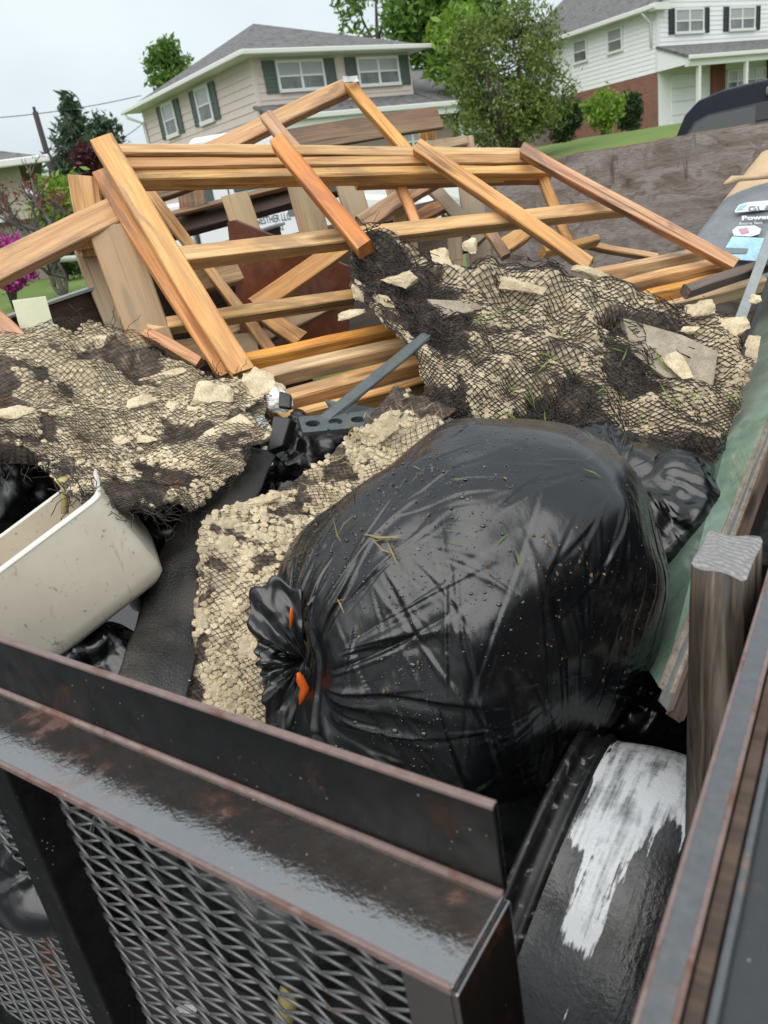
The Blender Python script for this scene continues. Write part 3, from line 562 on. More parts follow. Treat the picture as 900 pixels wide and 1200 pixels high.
# beige hip-roofed house
o1 = at(293, 68, 30); EV = 6.62; A1 = -35.0
M1 = hmat((o1.x, o1.y, 0), A1); h1 = thing('beige_house', (o1.x, o1.y, 1.4), 'beige sided two storey house with grey hip roof and green shutters', 'house')
LR, LL = 7.0, 9.7
boxes('wall', [(0.03, LR - 0.03, 0.03, LL, 1.2, EV)], 'siding_beige', h1, M1)
siding(h1, M1, 'R', 0.08, LR, 0.0, 5.05, EV - 0.02, 0.262, 'siding_beige')
siding(h1, M1, 'L', 0.08, LL, 0.0, 2.45, EV - 0.02, 0.262, 'siding_beige')
boxes('corner_board', [(-0.05, 0.09, -0.05, 0.09, 2.4, EV)], 'siding_beige', h1, M1); boxes('corner_board', [(LR - 0.06, LR + 0.04, -0.05, 0.09, 4.9, EV)], 'siding_beige', h1, M1)
ov = 0.62; ap = (3.4, 4.85, 8.75); q = [(-ov, -ov, EV + 0.1), (LR + ov, -ov, EV + 0.1), (LR + ov, LL + ov, EV + 0.1), (-ov, LL + ov, EV + 0.1)]
rf = mesh('roof', q + [ap], [(0, 1, 4), (1, 2, 4), (2, 3, 4), (3, 0, 4), (3, 2, 1, 0)], 'shingle', h1, M1)
boxes('soffit', [(-ov + 0.05, LR + ov - 0.05, -ov + 0.05, LL + ov - 0.05, EV - 0.0, EV + 0.09)], 'trim_white', h1, M1)
boxes('gutter', [(-ov - 0.1, LR + ov + 0.1, -ov - 0.12, -ov, EV - 0.02, EV + 0.14)], 'trim_white', h1, M1, 0.03); boxes('gutter', [(-ov - 0.12, -ov, -ov, LL + ov, EV - 0.02, EV + 0.14)], 'trim_white', h1, M1, 0.03)
tubes('downspout', [([M1 @ Vector((-ov - 0.05, LL + 0.3, EV - 0.05)), M1 @ Vector((-ov, LL + 0.2, EV - 0.2)), M1 @ Vector((-0.1, LL - 0.1, EV - 0.5)), M1 @ Vector((-0.1, LL - 0.1, 2))], 0.06)], 'trim_white', h1, 8)
for s0 in (0.98, 4.5): window(h1, M1, 'R', s0, s0 + 1.85, 5.62, 6.42, 0.03, 2, 0.09, 'shutter_green', 0.46)
for s0 in (3.35, 6.55): window(h1, M1, 'L', s0, s0 + 0.95, 5.35, 6.38, 0.03, 1, 0.12, 'shutter_green', 0.42)
slab('porch_roof', [(-0.25, 0.0, 5.18), (LR + 0.1, 0.0, 5.18), (LR + 0.1, -1.5, 4.62), (-0.25, -1.5, 4.62)], 0.1, 'shingle', h1, M1)
boxes('gutter', [(-0.3, 14.2, -1.62, -1.5, 4.46, 4.64)], 'trim_white', h1, M1, 0.03); boxes('fascia', [(-0.25, 14.1, -1.49, -1.40, 4.22, 4.46)], 'trim_white', h1, M1)
slab('wing_roof', [(LR + 0.1, 3.4, 6.55), (14.2, 3.4, 6.55), (14.2, -1.5, 4.64), (LR + 0.1, -1.5, 4.64)], 0.12, 'shingle', h1, M1)
slab('wing_roof', [(LR + 0.1, 3.4, 6.55), (14.2, 3.4, 6.55), (14.2, 8.3, 4.64), (LR + 0.1, 8.3, 4.64)], 0.12, 'shingle', h1, M1)
boxes('wing_wall', [(LR, 14.0, -0.9, 8.0, 1.2, 4.5)], 'brick', h1, M1); boxes('lower_wall', [(0.0, LR, -0.9, 0.0, 1.2, 4.5)], 'brick', h1, M1)
boxes('porch_post', [(-0.1, 0.1, -1.4, -1.2, 1.2, 4.22)], 'trim_white', h1, M1)
window(h1, M1, 'R', 8.6, 9.4, 3.1, 3.9, 0.92, 2, 0.22, blind=False); window(h1, M1, 'R', 5.2, 6.6, 2.9, 3.95, 0.92, 2, 0.1)
tubes('utility_meter', [([M1 @ Vector((-0.25, 1.0, 4.15)), M1 @ Vector((-0.03, 1.0, 4.15))], 0.12), ([M1 @ Vector((-0.2, 0.75, 4.1)), M1 @ Vector((-0.03, 0.75, 4.1))], 0.08)], 'trim_white', h1, 10)

# white house with brick base
o2 = at(770, 20, 42); M2 = hmat((o2.x, o2.y, 0), -31.0); G2 = 2.5
h2 = thing('white_house', (o2.x, o2.y, G2), 'white sided house with red brick base, grey roof and front porch', 'house')
W2, D2, E2 = 11.5, 9.0, 8.1
boxes('wall', [(0.03, W2, 0.03, D2, 5.2, E2)], 'siding_white', h2, M2); mesh('gable', [(0.03, 0.02, E2), (W2, 0.02, E2), (W2 / 2, 0.02, 11.4), (0.03, 0.3, E2), (W2, 0.3, E2), (W2 / 2, 0.3, 11.4)], [(0, 1, 2), (5, 4, 3), (0, 2, 5, 3), (1, 4, 5, 2)], 'siding_white', h2, M2)
boxes('brick_wall', [(0.0, W2, 0.06, D2, 2.0, 5.2)], 'brick', h2, M2)
bw = boxes('brick_wall', [(-0.02, 0.0, 0.0, D2, 2.0, 5.2)], 'brick', h2, M2 @ Matrix.Identity(4))
bw.matrix_basis = wmat(h2).inverted() @ M2 @ Matrix.Rotation(R(90), 4, 'Z') @ Matrix.Rotation(R(90), 4, 'X')
V_, F_ = box_vf(0.0, D2, 2.0, 5.2, 0.0, 0.03); bw.data.clear_geometry(); bw.data.from_pydata(V_, [], F_)
bw.matrix_basis = wmat(h2).inverted() @ M2 @ Matrix(((0, 0, -1, 0), (1, 0, 0, 0), (0, 1, 0, 0), (0, 0, 0, 1)))
siding(h2, M2, 'L', 0.08, D2, 0.0, 5.2, E2, 0.207, 'siding_white'); siding(h2, M2, 'R', 0.08, W2, 0.0, 6.25, E2 + 0.6, 0.207, 'siding_white')
boxes('corner_board', [(-0.05, 0.1, -0.05, 0.1, 5.2, E2)], 'trim_white', h2, M2)
slab('roof', [(-0.55, -0.35, E2 - 0.1), (-0.55, D2 + 0.5, E2 - 0.1), (W2 / 2, D2 + 0.5, 11.6), (W2 / 2, -0.35, 11.6)], 0.16, 'shingle', h2, M2); slab('roof', [(W2 + 0.55, -0.35, E2 - 0.1), (W2 + 0.55, D2 + 0.5, E2 - 0.1), (W2 / 2, D2 + 0.5, 11.6), (W2 / 2, -0.35, 11.6)], 0.16, 'shingle', h2, M2)
boxes('gutter', [(-0.68, -0.55, -0.35, D2 + 0.5, E2 - 0.28, E2 - 0.08)], 'trim_white', h2, M2, 0.03); boxes('soffit', [(-0.54, 0.0, -0.3, D2 + 0.4, E2 - 0.26, E2 - 0.22)], 'trim_white', h2, M2); boxes('gable_return', [(-0.6, 0.5, -0.42, 0.0, E2 - 0.35, E2 - 0.06)], 'trim_white', h2, M2)
tubes('downspout', [([M2 @ Vector((-0.6, 0.4, E2 - 0.3)), M2 @ Vector((-0.1, 0.3, E2 - 0.75)), M2 @ Vector((-0.09, 0.3, 6.3))], 0.055)], 'trim_white', h2, 8)
window(h2, M2, 'R', 1.35, 3.45, 6.85, 7.75, 0.03, 2, 0.1, 'shutter_black', 0.4); window(h2, M2, 'R', 5.75, 7.85, 6.85, 7.75, 0.03, 2, 0.1, 'shutter_black', 0.4)
window(h2, M2, 'L', 2.1, 2.9, 6.65, 7.55, 0.03, 1, 0.1); window(h2, M2, 'L', 4.4, 5.2, 6.65, 7.55, 0.03, 1, 0.1)
slab('porch_roof', [(-0.1, 0.0, 6.3), (W2, 0.0, 6.3), (W2, -1.8, 5.55), (-0.1, -1.8, 5.55)], 0.1, 'shingle', h2, M2); boxes('gutter', [(-0.15, W2, -1.95, -1.8, 5.36, 5.54)], 'trim_white', h2, M2, 0.03); boxes('porch_beam', [(-0.05, W2, -1.75, -1.55, 5.1, 5.38)], 'trim_white', h2, M2)
mesh('porch_cheek', [(-0.02, 0, 5.2), (-0.02, -1.8, 5.2), (-0.02, -1.8, 5.45), (-0.02, 0, 6.22), (0.06, 0, 5.2), (0.06, -1.8, 5.2), (0.06, -1.8, 5.45), (0.06, 0, 6.22)], [(0, 1, 2, 3), (7, 6, 5, 4), (0, 4, 5, 1), (1, 5, 6, 2), (2, 6, 7, 3), (3, 7, 4, 0)], 'siding_white', h2, M2)
for s in (0.85, 4.7, 8.6): boxes('porch_post', [(s - 0.09, s + 0.09, -1.75, -1.57, G2 - 0.2, 5.1)], 'trim_white', h2, M2, 0.02)
boxes('porch_wall', [(0.0, W2, 0.0, 0.05, 2.2, 5.6)], 'siding_white', h2, M2)
for k in range(4): boxes('garage_panel', [(0.95, 3.75, -0.05 + 0.0, 0.0, 2.55 + k * 0.62, 3.14 + k * 0.62)], 'siding_white', h2, M2, 0.02)
boxes('brick_pier', [(4.2, 5.3, -0.14, 0.0, 2.2, 5.4)], 'brick', h2, M2); boxes('brick_pier', [(9.2, 10.6, -0.14, 0.0, 2.2, 5.4)], 'brick', h2, M2)
window(h2, M2, 'R', 5.65, 9.0, 3.95, 4.9, 0.02, 4, 0.09, grid=False)
# cream house at the far left with a brick base
o3 = at(40, 205, 20); o3 = at(26, 215, 20); M3 = hmat((o3.x, o3.y, 0), -20.0); M3 = M3 @ Matrix.Translation((-8.0, 0, 0))
h3 = thing('cream_house', (o3.x - 2, o3.y, 1.1), 'cream house with red brick base and grey roof at the left edge', 'house')
boxes('wall', [(0, 8, 0.03, 8, 2.4, 3.7)], 'siding_cream', h3, M3); siding(h3, M3, 'R', 0, 8.03, 0.0, 2.48, 3.7, 0.2, 'siding_cream'); boxes('brick_wall', [(0, 8.02, 0.0, 8, 0.8, 2.4)], 'brick', h3, M3)
boxes('soldier_course', [(0, 8.06, -0.05, 8, 2.4, 2.48)], 'brick', h3, M3)
mesh('roof', [(-0.5, -0.6, 3.7), (8.6, -0.6, 3.7), (8.6, 8.6, 3.7), (-0.5, 8.6, 3.7), (4, 4, 5.3)], [(0, 1, 4), (1, 2, 4), (2, 3, 4), (3, 0, 4), (3, 2, 1, 0)], 'shingle', h3, M3); boxes('gutter', [(-0.6, 8.72, -0.72, -0.6, 3.56, 3.72)], 'trim_white', h3, M3, 0.03)
window(h3, M3, 'R', 6.5, 7.3, 2.6, 3.45, 0.03, 1, 0.1)
# utility pole and wires
pb = g_at(66, 265, 24); ptop = at(41, 131, 24); o = tubes('utility_pole', [([(ptop.x, ptop.y, pb.z), ptop], [0.10, 0.075]), ([ptop - Vector((0, 0, 0.02)), ptop + Vector((0, 0, 0.12))], 0.04)], 'pole_wood', None, 8); tag(o, 'dark leaning utility pole beside the spruce tree', 'utility pole')
def wire(a, b, sag, lab, r=0.012):
    pts = [a.lerp(b, k / 16) - Vector((0, 0, sag * 4 * (k / 16) * (1 - k / 16))) for k in range(17)]
    tag(tubes('overhead_wire', [(pts, r)], 'wire', None, 5), lab, 'wire', 'overhead wires')
wire(at(-30, 140, 26), at(165, 112, 30), 0.1, 'thin upper overhead wire running to the beige house'); wire(ptop - Vector((0, 0, 0.9)), at(170, 142, 30), 0.35, 'sagging lower overhead wire between the pole and the beige house'); wire(ptop - Vector((0, 0, 2.3)), at(-30, 235, 22), 0.2, 'low overhead wire left of the utility pole')
# garden: red edging ring, white pipe, hose, bird bath, mulch
t = thing('garden_edging', g_at(95, 345, 11), 'ring of red scalloped edging blocks round a small flower bed', 'edging'); cx = at(96, 341, 11)
for k in range(26):
    a = 2 * math.pi * k / 26; p = Vector((cx.x + 0.62 * math.cos(a), cx.y + 0.8 * math.sin(a), 0)); p.z = float(gz(p.x, p.y)); rz = math.atan2(0.8 * math.cos(a), -0.62 * math.sin(a))
    Mk = Matrix.Translation(p) @ Matrix.Rotation(rz, 4, 'Z')
    if k == 0:
        V_, F_ = tube_vf([(-0.085, 0, 0.05), (-0.05, 0, 0.11), (0, 0, 0.125), (0.05, 0, 0.11), (0.085, 0, 0.05)], 0.045, 6); e0 = mesh('edging_block', [tuple(x) for x in V_], F_, 'red_edging', t, Mk, True)
    else: link(bpy.data.objects.new('edging_block', e0.data), t, Mk)
pm = [(cx.x + 0.55 * math.cos(a) * r_, cx.y + 0.7 * math.sin(a) * r_) for r_ in (1.0,) for a in [2 * math.pi * k / 20 for k in range(20)]]
o = mesh('mulch_bed', [(x, y, float(gz(x, y)) + 0.06) for x, y in pm], [tuple(range(20))], 'mulch', t)
o = tubes('white_pipe', [([at(53, 313, 14), at(54, 307, 14), at(58, 305, 14), at(95, 302, 14.4), at(130, 300, 14.8)], 0.05)], 'pipe_white', None, 10); tag(o, 'white bent drain pipe lying across the far lawn', 'pipe')
hz = [g_at(x, y, Y) + Vector((0, 0, 0.07)) for x, y, Y in ((-20, 350, 11.5), (0, 347, 11.6), (12, 342, 11.8), (20, 338, 12), (16, 342, 11.7), (4, 352, 11.2))]
tag(tubes('garden_hose', [(hz, 0.014)], 'hose_green', None, 6), 'green garden hose curled on the lawn below the azalea', 'hose')
bb = g_at(691, 190, 26); bt_ = at(691, 167, 26); prof = [(bb, 0.12), (bb.lerp(bt_, 0.2), 0.07), (bt_ - Vector((0, 0, 0.16)), 0.06), (bt_ - Vector((0, 0, 0.13)), 0.16), (bt_, 0.30), (bt_ + Vector((0, 0, 0.02)), 0.31), (bt_ - Vector((0, 0, 0.02)), 0.24)]
tag(tubes('bird_bath', [([p for p, r in prof], [r for p, r in prof])], 'shutter_black', None, 16), 'dark bird bath standing on the lawn by the shrubs', 'bird bath')

# ------------------------------------------------------------------ vehicles
def prism_profile(name, prof, y0, y1, mat, root, M, bevel=0.03):
    n = len(prof); V = [(x, y0, z) for x, z in prof] + [(x, y1, z) for x, z in prof]
    Fc = [tuple(range(n)), tuple(reversed(range(n, 2 * n)))] + [(i, i + n, (i + 1) % n + n, (i + 1) % n) for i in range(n)]
    o = mesh(name, V, Fc, mat, root, M)
    bm = bmesh.new(); bm.from_mesh(o.data); bmesh.ops.recalc_face_normals(bm, faces=bm.faces); bm.to_mesh(o.data); bm.free()
    if bevel:
        b = o.modifiers.new('b', 'BEVEL'); b.width = bevel; b.segments = 3; b.limit_method = 'ANGLE'
    return o
def wheel(root, c, r, wd, axis):
    V, F_ = [], []; pr = [(0.0, 0.25), (0.0, 0.55), (0.1, 0.62), (0.0, 0.66), (0.0, 0.93), (0.12, 1.0), (0.88, 1.0), (1.0, 0.93), (1.0, 0.55), (1.0, 0.25)]
    ax = Vector(axis).normalized(); e1 = Vector((0, 0, 1)); e2 = ax.cross(e1)
    for k in range(24):
        a = 2 * math.pi * k / 24
        for (d, q) in pr: V.append(tuple(Vector(c) + ax * (wd * (d - 0.5)) + (e1 * math.cos(a) + e2 * math.sin(a)) * r * q))
    m_ = len(pr)
    for k in range(24):
        for j in range(m_ - 1): F_.append((k * m_ + j, k * m_ + j + 1, ((k + 1) % 24) * m_ + j + 1, ((k + 1) % 24) * m_ + j))
    mesh('wheel', V, F_, 'tyre', root, smooth=True)
# navy pickup towing the trailer
TM = mat_of(Vector((0, 0, 0)), Vector(TU), Vector(TV), Vector((0, 0, 1)))
pk = thing('pickup_truck', tp(-0.8, 8.6, 0), 'dark navy pickup truck parked beyond the grey plywood headboard', 'truck')
UC = -0.80
half = [(0.985, 0.75), (0.99, 1.18), (0.975, 1.36), (0.93, 1.55), (0.865, 1.80), (0.80, 1.95), (0.70, 2.035), (0.52, 2.075), (0.25, 2.09)]
ring = [(-u_, z_) for u_, z_ in half] + [(u_, z_) for u_, z_ in reversed(half)]
def sect(v_, zs, us):
    out = []
    for (u_, z_) in ring:
        k = max(0, z_ - 1.36) / 0.73; out.append((UC + u_ * (1 - us * k), v_ + (0.16 * k * (1 if v_ < 8.2 else -1)) * 0, 1.36 + (z_ - 1.36) * zs if z_ > 1.36 else z_))
    return out
secs = []
for (v_, dz) in ((7.60, 0.0), (7.66, 0.02), (7.9, 0.03), (8.4, 0.04), (9.0, 0.02), (9.25, -0.03), (9.9, -0.5)):
    secs.append([(u_, v_ + (0.13 * (z_ - 1.36) / 0.73 if (z_ > 1.36 and v_ < 7.7) else 0), z_ + dz * max(0, (z_ - 1.36) / 0.73)) for (u_, z_) in [(UC + a_, b_) for a_, b_ in ring]])
V_ = [p for s_ in secs for p in s_]; nr = len(ring); F_ = [tuple(range(nr))]
for i in range(len(secs) - 1):
    for k in range(nr): F_.append((i * nr + k, (i + 1) * nr + k, (i + 1) * nr + (k + 1) % nr, i * nr + (k + 1) % nr))
F_.append(tuple(reversed(range((len(secs) - 1) * nr, len(secs) * nr))))
cabo = mesh('cab', V_, F_, 'navy_paint', pk, TM, True)
bm = bmesh.new(); bm.from_mesh(cabo.data); bmesh.ops.recalc_face_normals(bm, faces=bm.faces); bm.to_mesh(cabo.data); bm.free()
for p in cabo.data.polygons:
    if len(p.vertices) > 4: p.use_smooth = False
def rearz(u_, z_, off): return (UC + u_, 7.60 + 0.13 * (z_ - 1.36) / 0.73 - off, z_)
def rear_panel(name, pts, mat, th0, th1):
    n_ = len(pts); V = [rearz(a, b, th0) for a, b in pts] + [rearz(a, b, th1) for a, b in pts]
    return mesh(name, V, [tuple(range(n_)), tuple(reversed(range(n_, 2 * n_)))] + [(i, i + n_, (i + 1) % n_ + n_, (i + 1) % n_) for i in range(n_)], mat, pk, TM)
wl = [(-0.84, 1.42), (-0.24, 1.42), (-0.24, 1.93), (-0.60, 1.915), (-0.70, 1.88), (-0.755, 1.80)]
rg = rear_panel('rear_window', [(-0.86, 1.40), (0.86, 1.40), (0.775, 1.81), (0.72, 1.89), (0.61, 1.93), (0.2, 1.95), (-0.2, 1.95), (-0.61, 1.93), (-0.72, 1.89), (-0.775, 1.81)], 'black_trim', 0.004, -0.02)
rear_panel('window_glass', wl, 'car_glass', 0.012, -0.01); rear_panel('window_glass', [(-a, b) for a, b in reversed(wl)], 'car_glass', 0.012, -0.01); rear_panel('sliding_glass', [(-0.21, 1.42), (0.21, 1.42), (0.21, 1.80), (-0.21, 1.80)], 'car_glass', 0.010, -0.01)
rear_panel('slider_frame', [(-0.23, 1.815), (0.23, 1.815), (0.23, 1.84), (-0.23, 1.84)], 'black_trim', 0.016, -0.01)
o = boxes('brake_lamp', [(UC - 0.17, UC + 0.17, 7.66, 7.74, 1.985, 2.055)], 'lamp_lens', pk, TM, 0.02)
prism_profile('bed', [(5.55, 0.75), (7.5, 0.75), (7.5, 1.34), (5.55, 1.34)], -1.75, 0.15, 'navy_paint', pk, mat_of(Vector((0, 0, 0)), Vector(TV), Vector(TU), Vector((0, 0, 1))), 0.04)
prism_profile('hood', [(9.8, 0.6), (11.3, 0.6), (11.35, 1.0), (11.2, 1.2), (9.8, 1.36)], -1.7, 0.1, 'navy_paint', pk, mat_of(Vector((0, 0, 0)), Vector(TV), Vector(TU), Vector((0, 0, 1))), 0.08)
for v_ in (6.3, 10.4):
    for u_ in (-1.68, 0.08): wheel(pk, tp(u_, v_, 0.4), 0.4, 0.26, TU)
# white work truck seen through the timber
wt = thing('work_truck', (-0.6, 9.4, 0), 'white work truck with a lettered door sign seen through the timber frame', 'truck')
MW = Matrix.Translation((0, 8.5, 0))
def xz(px, py): p = at(px, py, 8.5); return (p.x, p.z)
rx0, rz0 = xz(214, 168)[0], xz(235, 160)[1]
body = prism_profile('body', [(-1.42, 0.55), (1.1, 0.55), (1.15, 1.2), (1.05, 1.62), (0.12, 1.80), (-0.28, rz0 - 0.10), (-0.42, rz0), (rx0 + 0.08, rz0), (rx0, rz0 - 0.12), (-1.42, 2.0)], 0.0, 1.95, 'white_paint', wt, MW, 0.05)
prism_profile('service_body', [(-2.45, 0.7), (-1.47, 0.7), (-1.47, 1.96), (-2.45, 1.96)], -0.03, 1.98, 'white_paint', wt, MW, 0.03)
for (a_, b_) in ((-0.97, -0.68), (-0.63, -0.38)):
    boxes('side_window', [(a_, b_, -0.012, 0.02, 1.97, rz0 - 0.22)], 'van_glass', wt, MW, 0.01)
boxes('rear_window', [(-1.40, -1.18, -0.012, 0.02, 1.85, 2.12)], 'van_glass', wt, MW, 0.01)
boxes('door_seam', [(-1.03, -1.02, -0.008, 0.0, 0.8, 2.4), (-0.30, -0.29, -0.008, 0.0, 0.8, 1.95)], 'black_trim', wt, MW)
boxes('mirror', [(-0.34, -0.22, -0.25, -0.08, 1.88, 2.12)], 'black_trim', wt, MW, 0.02)
sg = boxes('door_sign', [(-0.90, -0.36, -0.016, -0.006, 1.46, 1.77)], 'sign_white', wt, MW)
sa, sb = xz(300, 262), xz(343, 247)
MS = MW @ Matrix(((1, 0, 0, -0.885), (0, 0, -1, -0.018), (0, 1, 0, 0), (0, 0, 0, 1)))
text_mesh('sign_lettering', 'GENESTHER LLC', 'sign_ink', sg, MS @ Matrix.Translation((0.0, 1.635, 0)), 0.098, 0.002, 0.001, 0.60)
text_mesh('sign_lettering', '(302) 266 2642', 'sign_ink', sg, MS @ Matrix.Translation((0.02, 1.55, 0)), 0.072, 0.002, 0.0008, 0.72)
boxes('sign_emblem', [(-0.47, -0.385, -0.020, -0.012, 1.66, 1.73)], 'print_grey', sg, MW)
for x_ in (-1.95, 0.55): wheel(wt, (x_, 8.65, 0.42), 0.42, 0.26, (0, 1, 0))
# white parked car farther off
cp = at(437, 222, 15); Mc = Matrix.Translation((cp.x, 15, float(gz(cp.x, 15)) - 0.1)) @ Matrix.Rotation(R(-8), 4, 'Z')
wc = thing('parked_car', (cp.x, 15.8, float(gz(cp.x, 15))), 'small white parked car glimpsed between the pallet slats', 'car')
prism_profile('body', [(-2, 0.25), (2, 0.25), (2.05, 0.7), (1.2, 0.9), (0.5, 1.42), (-1.2, 1.42), (-1.9, 0.95), (-2.05, 0.7)], 0, 1.7, 'white_paint', wc, Mc, 0.06)
prism_profile('side_window', [(-1.45, 0.95), (0.95, 0.95), (0.42, 1.34), (-1.12, 1.34)], -0.01, 0.1, 'van_glass', wc, Mc, 0.0)
for x_ in (-1.25, 1.3): wheel(wc, Mc @ Vector((x_, 0.1, 0.3)), 0.31, 0.2, Mc.to_3x3() @ Vector((0, 1, 0)))

# ------------------------------------------------------------------ trailer
tr = thing('utility_trailer', tp(-0.98, 2.1, 0), 'black steel utility trailer with mesh tailgate and grey plywood headboard', 'trailer')
boxes('deck', [(-1.9, -0.06, 0.42, 3.9, 0.26, 0.31)], 'trailer_deck', tr, TM)
boxes('frame_rail', [(-1.96, -1.88, 0.4, 3.95, 0.20, 0.34)], 'steel_upright', tr, TM); boxes('frame_rail', [(-0.08, 0.0, 0.4, 3.95, 0.20, 0.34)], 'steel_upright', tr, TM)
boxes('tongue', [(-1.03, -0.93, 3.9, 5.5, 0.38, 0.48)], 'steel_black', tr, TM)
for u_ in (-2.08, 0.12): wheel(tr, tp(u_, 2.2, 0.34), 0.34, 0.2, TU)
# headboard: one warped sheet with a chewed top edge
nu = 60; V_ = []; F_ = []
for k in range(nu + 1):
    u_ = -1.93 + 1.91 * k / nu; zt = 1.762 + 0.002 * math.sin(k * 0.37) + random.uniform(-0.003, 0.002); b_ = 0.008 * math.sin(k / nu * 5)
    V_ += [(u_, 3.90 + b_, 0.5), (u_, 3.90 + b_, zt - 0.006), (u_, 3.904 + b_, zt), (u_, 3.918 + b_, zt), (u_, 3.922 + b_, 0.5)]
for k in range(nu):
    for j in range(4): F_.append((k * 5 + j, (k + 1) * 5 + j, (k + 1) * 5 + j + 1, k * 5 + j + 1))
hb = mesh('headboard', V_, [tuple(reversed(f)) for f in F_], ['plywood', 'plywood_edge'], tr, TM)
for i, p in enumerate(hb.data.polygons): p.material_index = 1 if i % 4 in (1, 2) else 0
bm = bmesh.new(); bm.from_mesh(hb.data); bmesh.ops.recalc_face_normals(bm, faces=bm.faces); bm.to_mesh(hb.data); bm.free()
board('headboard_stake', tp(-1.86, 3.93, 0.5), tp(-1.86, 3.93, 1.7), 0.09, 0.04, 'wood_dark', tr, hint=-TV)
# left side boards
la, lb = atu(-60, 395, -1.9), atu(330, 262, -1.9); dn = Vector((0, 0, -1))
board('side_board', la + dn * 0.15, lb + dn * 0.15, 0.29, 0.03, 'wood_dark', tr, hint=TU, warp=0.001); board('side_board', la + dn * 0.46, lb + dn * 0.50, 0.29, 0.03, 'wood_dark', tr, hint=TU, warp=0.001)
board('edge_strip', la + Vector((0, 0, 0.004)), lb + Vector((0, 0, 0.004)), 0.036, 0.008, 'alu', tr, hint=(0, 0, 1), warp=0.0, ch=0.001)
# tailgate
ZG, V0, LG = 1.32, 0.368, 0.083
gate = boxes('tailgate', [(-1.9, -0.202, V0 - 0.006, V0, ZG - LG, ZG)], 'steel_leg', tr, TM, 0.0016); boxes('top_flange', [(-1.9, -0.202, V0 - 0.087, V0 - 0.0062, ZG - LG - 0.006, ZG - LG)], 'steel_black', gate, TM, 0.0016)
boxes('worn_edge', [(-1.9, -0.203, V0 - 0.0066, V0 + 0.0006, ZG - 0.0035, ZG + 0.0006)], 'steel_edge', gate, TM, 0.001); boxes('worn_edge', [(-1.9, -0.203, V0 - 0.0885, V0 - 0.084, ZG - LG - 0.0068, ZG - LG + 0.0006)], 'steel_edge', gate, TM, 0.001)
V_, F_ = tube_vf([(-1.9, V0 - 0.0075, ZG - LG + 0.001), (-0.203, V0 - 0.0075, ZG - LG + 0.001)], 0.004, 8); mesh('weld_bead', [tuple(x) for x in V_], F_, 'steel_edge', gate, TM, True)
boxes('end_post', [(-0.205, -0.199, V0 - 0.0865, V0 - 0.004, 0.35, ZG - LG - 0.0066), (-0.245, -0.2052, V0 - 0.0865, V0 - 0.080, 0.35, ZG - LG - 0.0066)], 'steel_black', gate, TM, 0.0015)
boxes('gate_upright', [(-0.836, -0.776, V0 - 0.075, V0 - 0.03, 0.35, ZG - LG - 0.0066)], 'steel_upright', gate, TM, 0.003)
boxes('gate_upright', [(-1.45, -1.39, V0 - 0.075, V0 - 0.03, 0.35, ZG - LG - 0.0066)], 'steel_upright', gate, TM, 0.003)
boxes('bottom_rail', [(-1.9, -0.202, V0 - 0.06, V0, 0.3, 0.35)], 'steel_upright', gate, TM, 0.002)
def prisms(A, B, up, w_, h_):
    """many four-sided strands from A to B (N,3); flat face turned to up"""
    d = B - A; Ln = np.linalg.norm(d, axis=1)[:, None]; d = d / Ln; up = np.broadcast_to(np.asarray(up, float), d.shape)
    s_ = np.cross(d, up); s_ /= np.linalg.norm(s_, axis=1)[:, None] + 1e-9; t_ = np.cross(s_, d)
    w_ = np.asarray(w_).reshape(-1, 1) / 2; h_ = np.asarray(h_).reshape(-1, 1) / 2; V = []
    for P0 in (A - d * w_ * 0.6, B + d * w_ * 0.6):
        for (a, b) in ((1, 1), (-1, 1), (-1, -1), (1, -1)): V.append(P0 + s_ * w_ * a + t_ * h_ * b)
    V = np.stack(V, 1).reshape(-1, 3); n_ = len(A); b0 = np.arange(n_)[:, None] * 8
    F_ = np.concatenate([b0 + np.array(q) for q in ((0, 1, 5, 4), (1, 2, 6, 5), (2, 3, 7, 6), (3, 0, 4, 7), (3, 2, 1, 0), (4, 5, 6, 7))])
    return V, F_
cw, chh = 0.072, 0.0255; nu_, nz_ = int(1.65 / cw), int(0.86 / (chh / 2)); Aa, Bb, Up = [], [], []
for j in range(nz_):
    z0 = ZG - LG - 0.004 - j * chh / 2; z1 = z0 - chh / 2
    for i in range(nu_):
        uu = -0.17 - i * cw - (j % 2) * cw / 2
        for sgn in (-1, 1):
            a_ = (uu, V0 - 0.036 + (0.003 if j % 2 else -0.003), z0); b_ = (uu + sgn * cw / 2, V0 - 0.036 + (-0.003 if j % 2 else 0.003), z1)
            if max(a_[0], b_[0]) > -0.206: continue
            Aa.append(a_); Bb.append(b_)
Aa, Bb = np.array(Aa), np.array(Bb); wob = lambda P_: P_ + 0.0009 * np.stack([vnoise(P_ * 60), vnoise(P_ * 60 + 9), vnoise(P_ * 60 + 5)], 1)
Aw, Bw = wob(Aa) @ np.stack([TU, TV, [0, 0, 1]]), wob(Bb) @ np.stack([TU, TV, [0, 0, 1]])
V_, F_ = prisms(Aw, Bw, -TV * 0.75 + np.array([0, 0, 0.66]), np.full(len(Aw), 0.0030), np.full(len(Aw), 0.0017))
big('mesh_panel', V_, F_, 'steel_mesh', gate)
_pv = Matrix.Translation(tp(-0.202, V0, 0)); gate.matrix_basis = wmat(tr).inverted() @ _pv @ Matrix.Rotation(R(-1.9), 4, 'Z') @ _pv.inverted() @ wmat(gate)   # the gate hangs a little askew
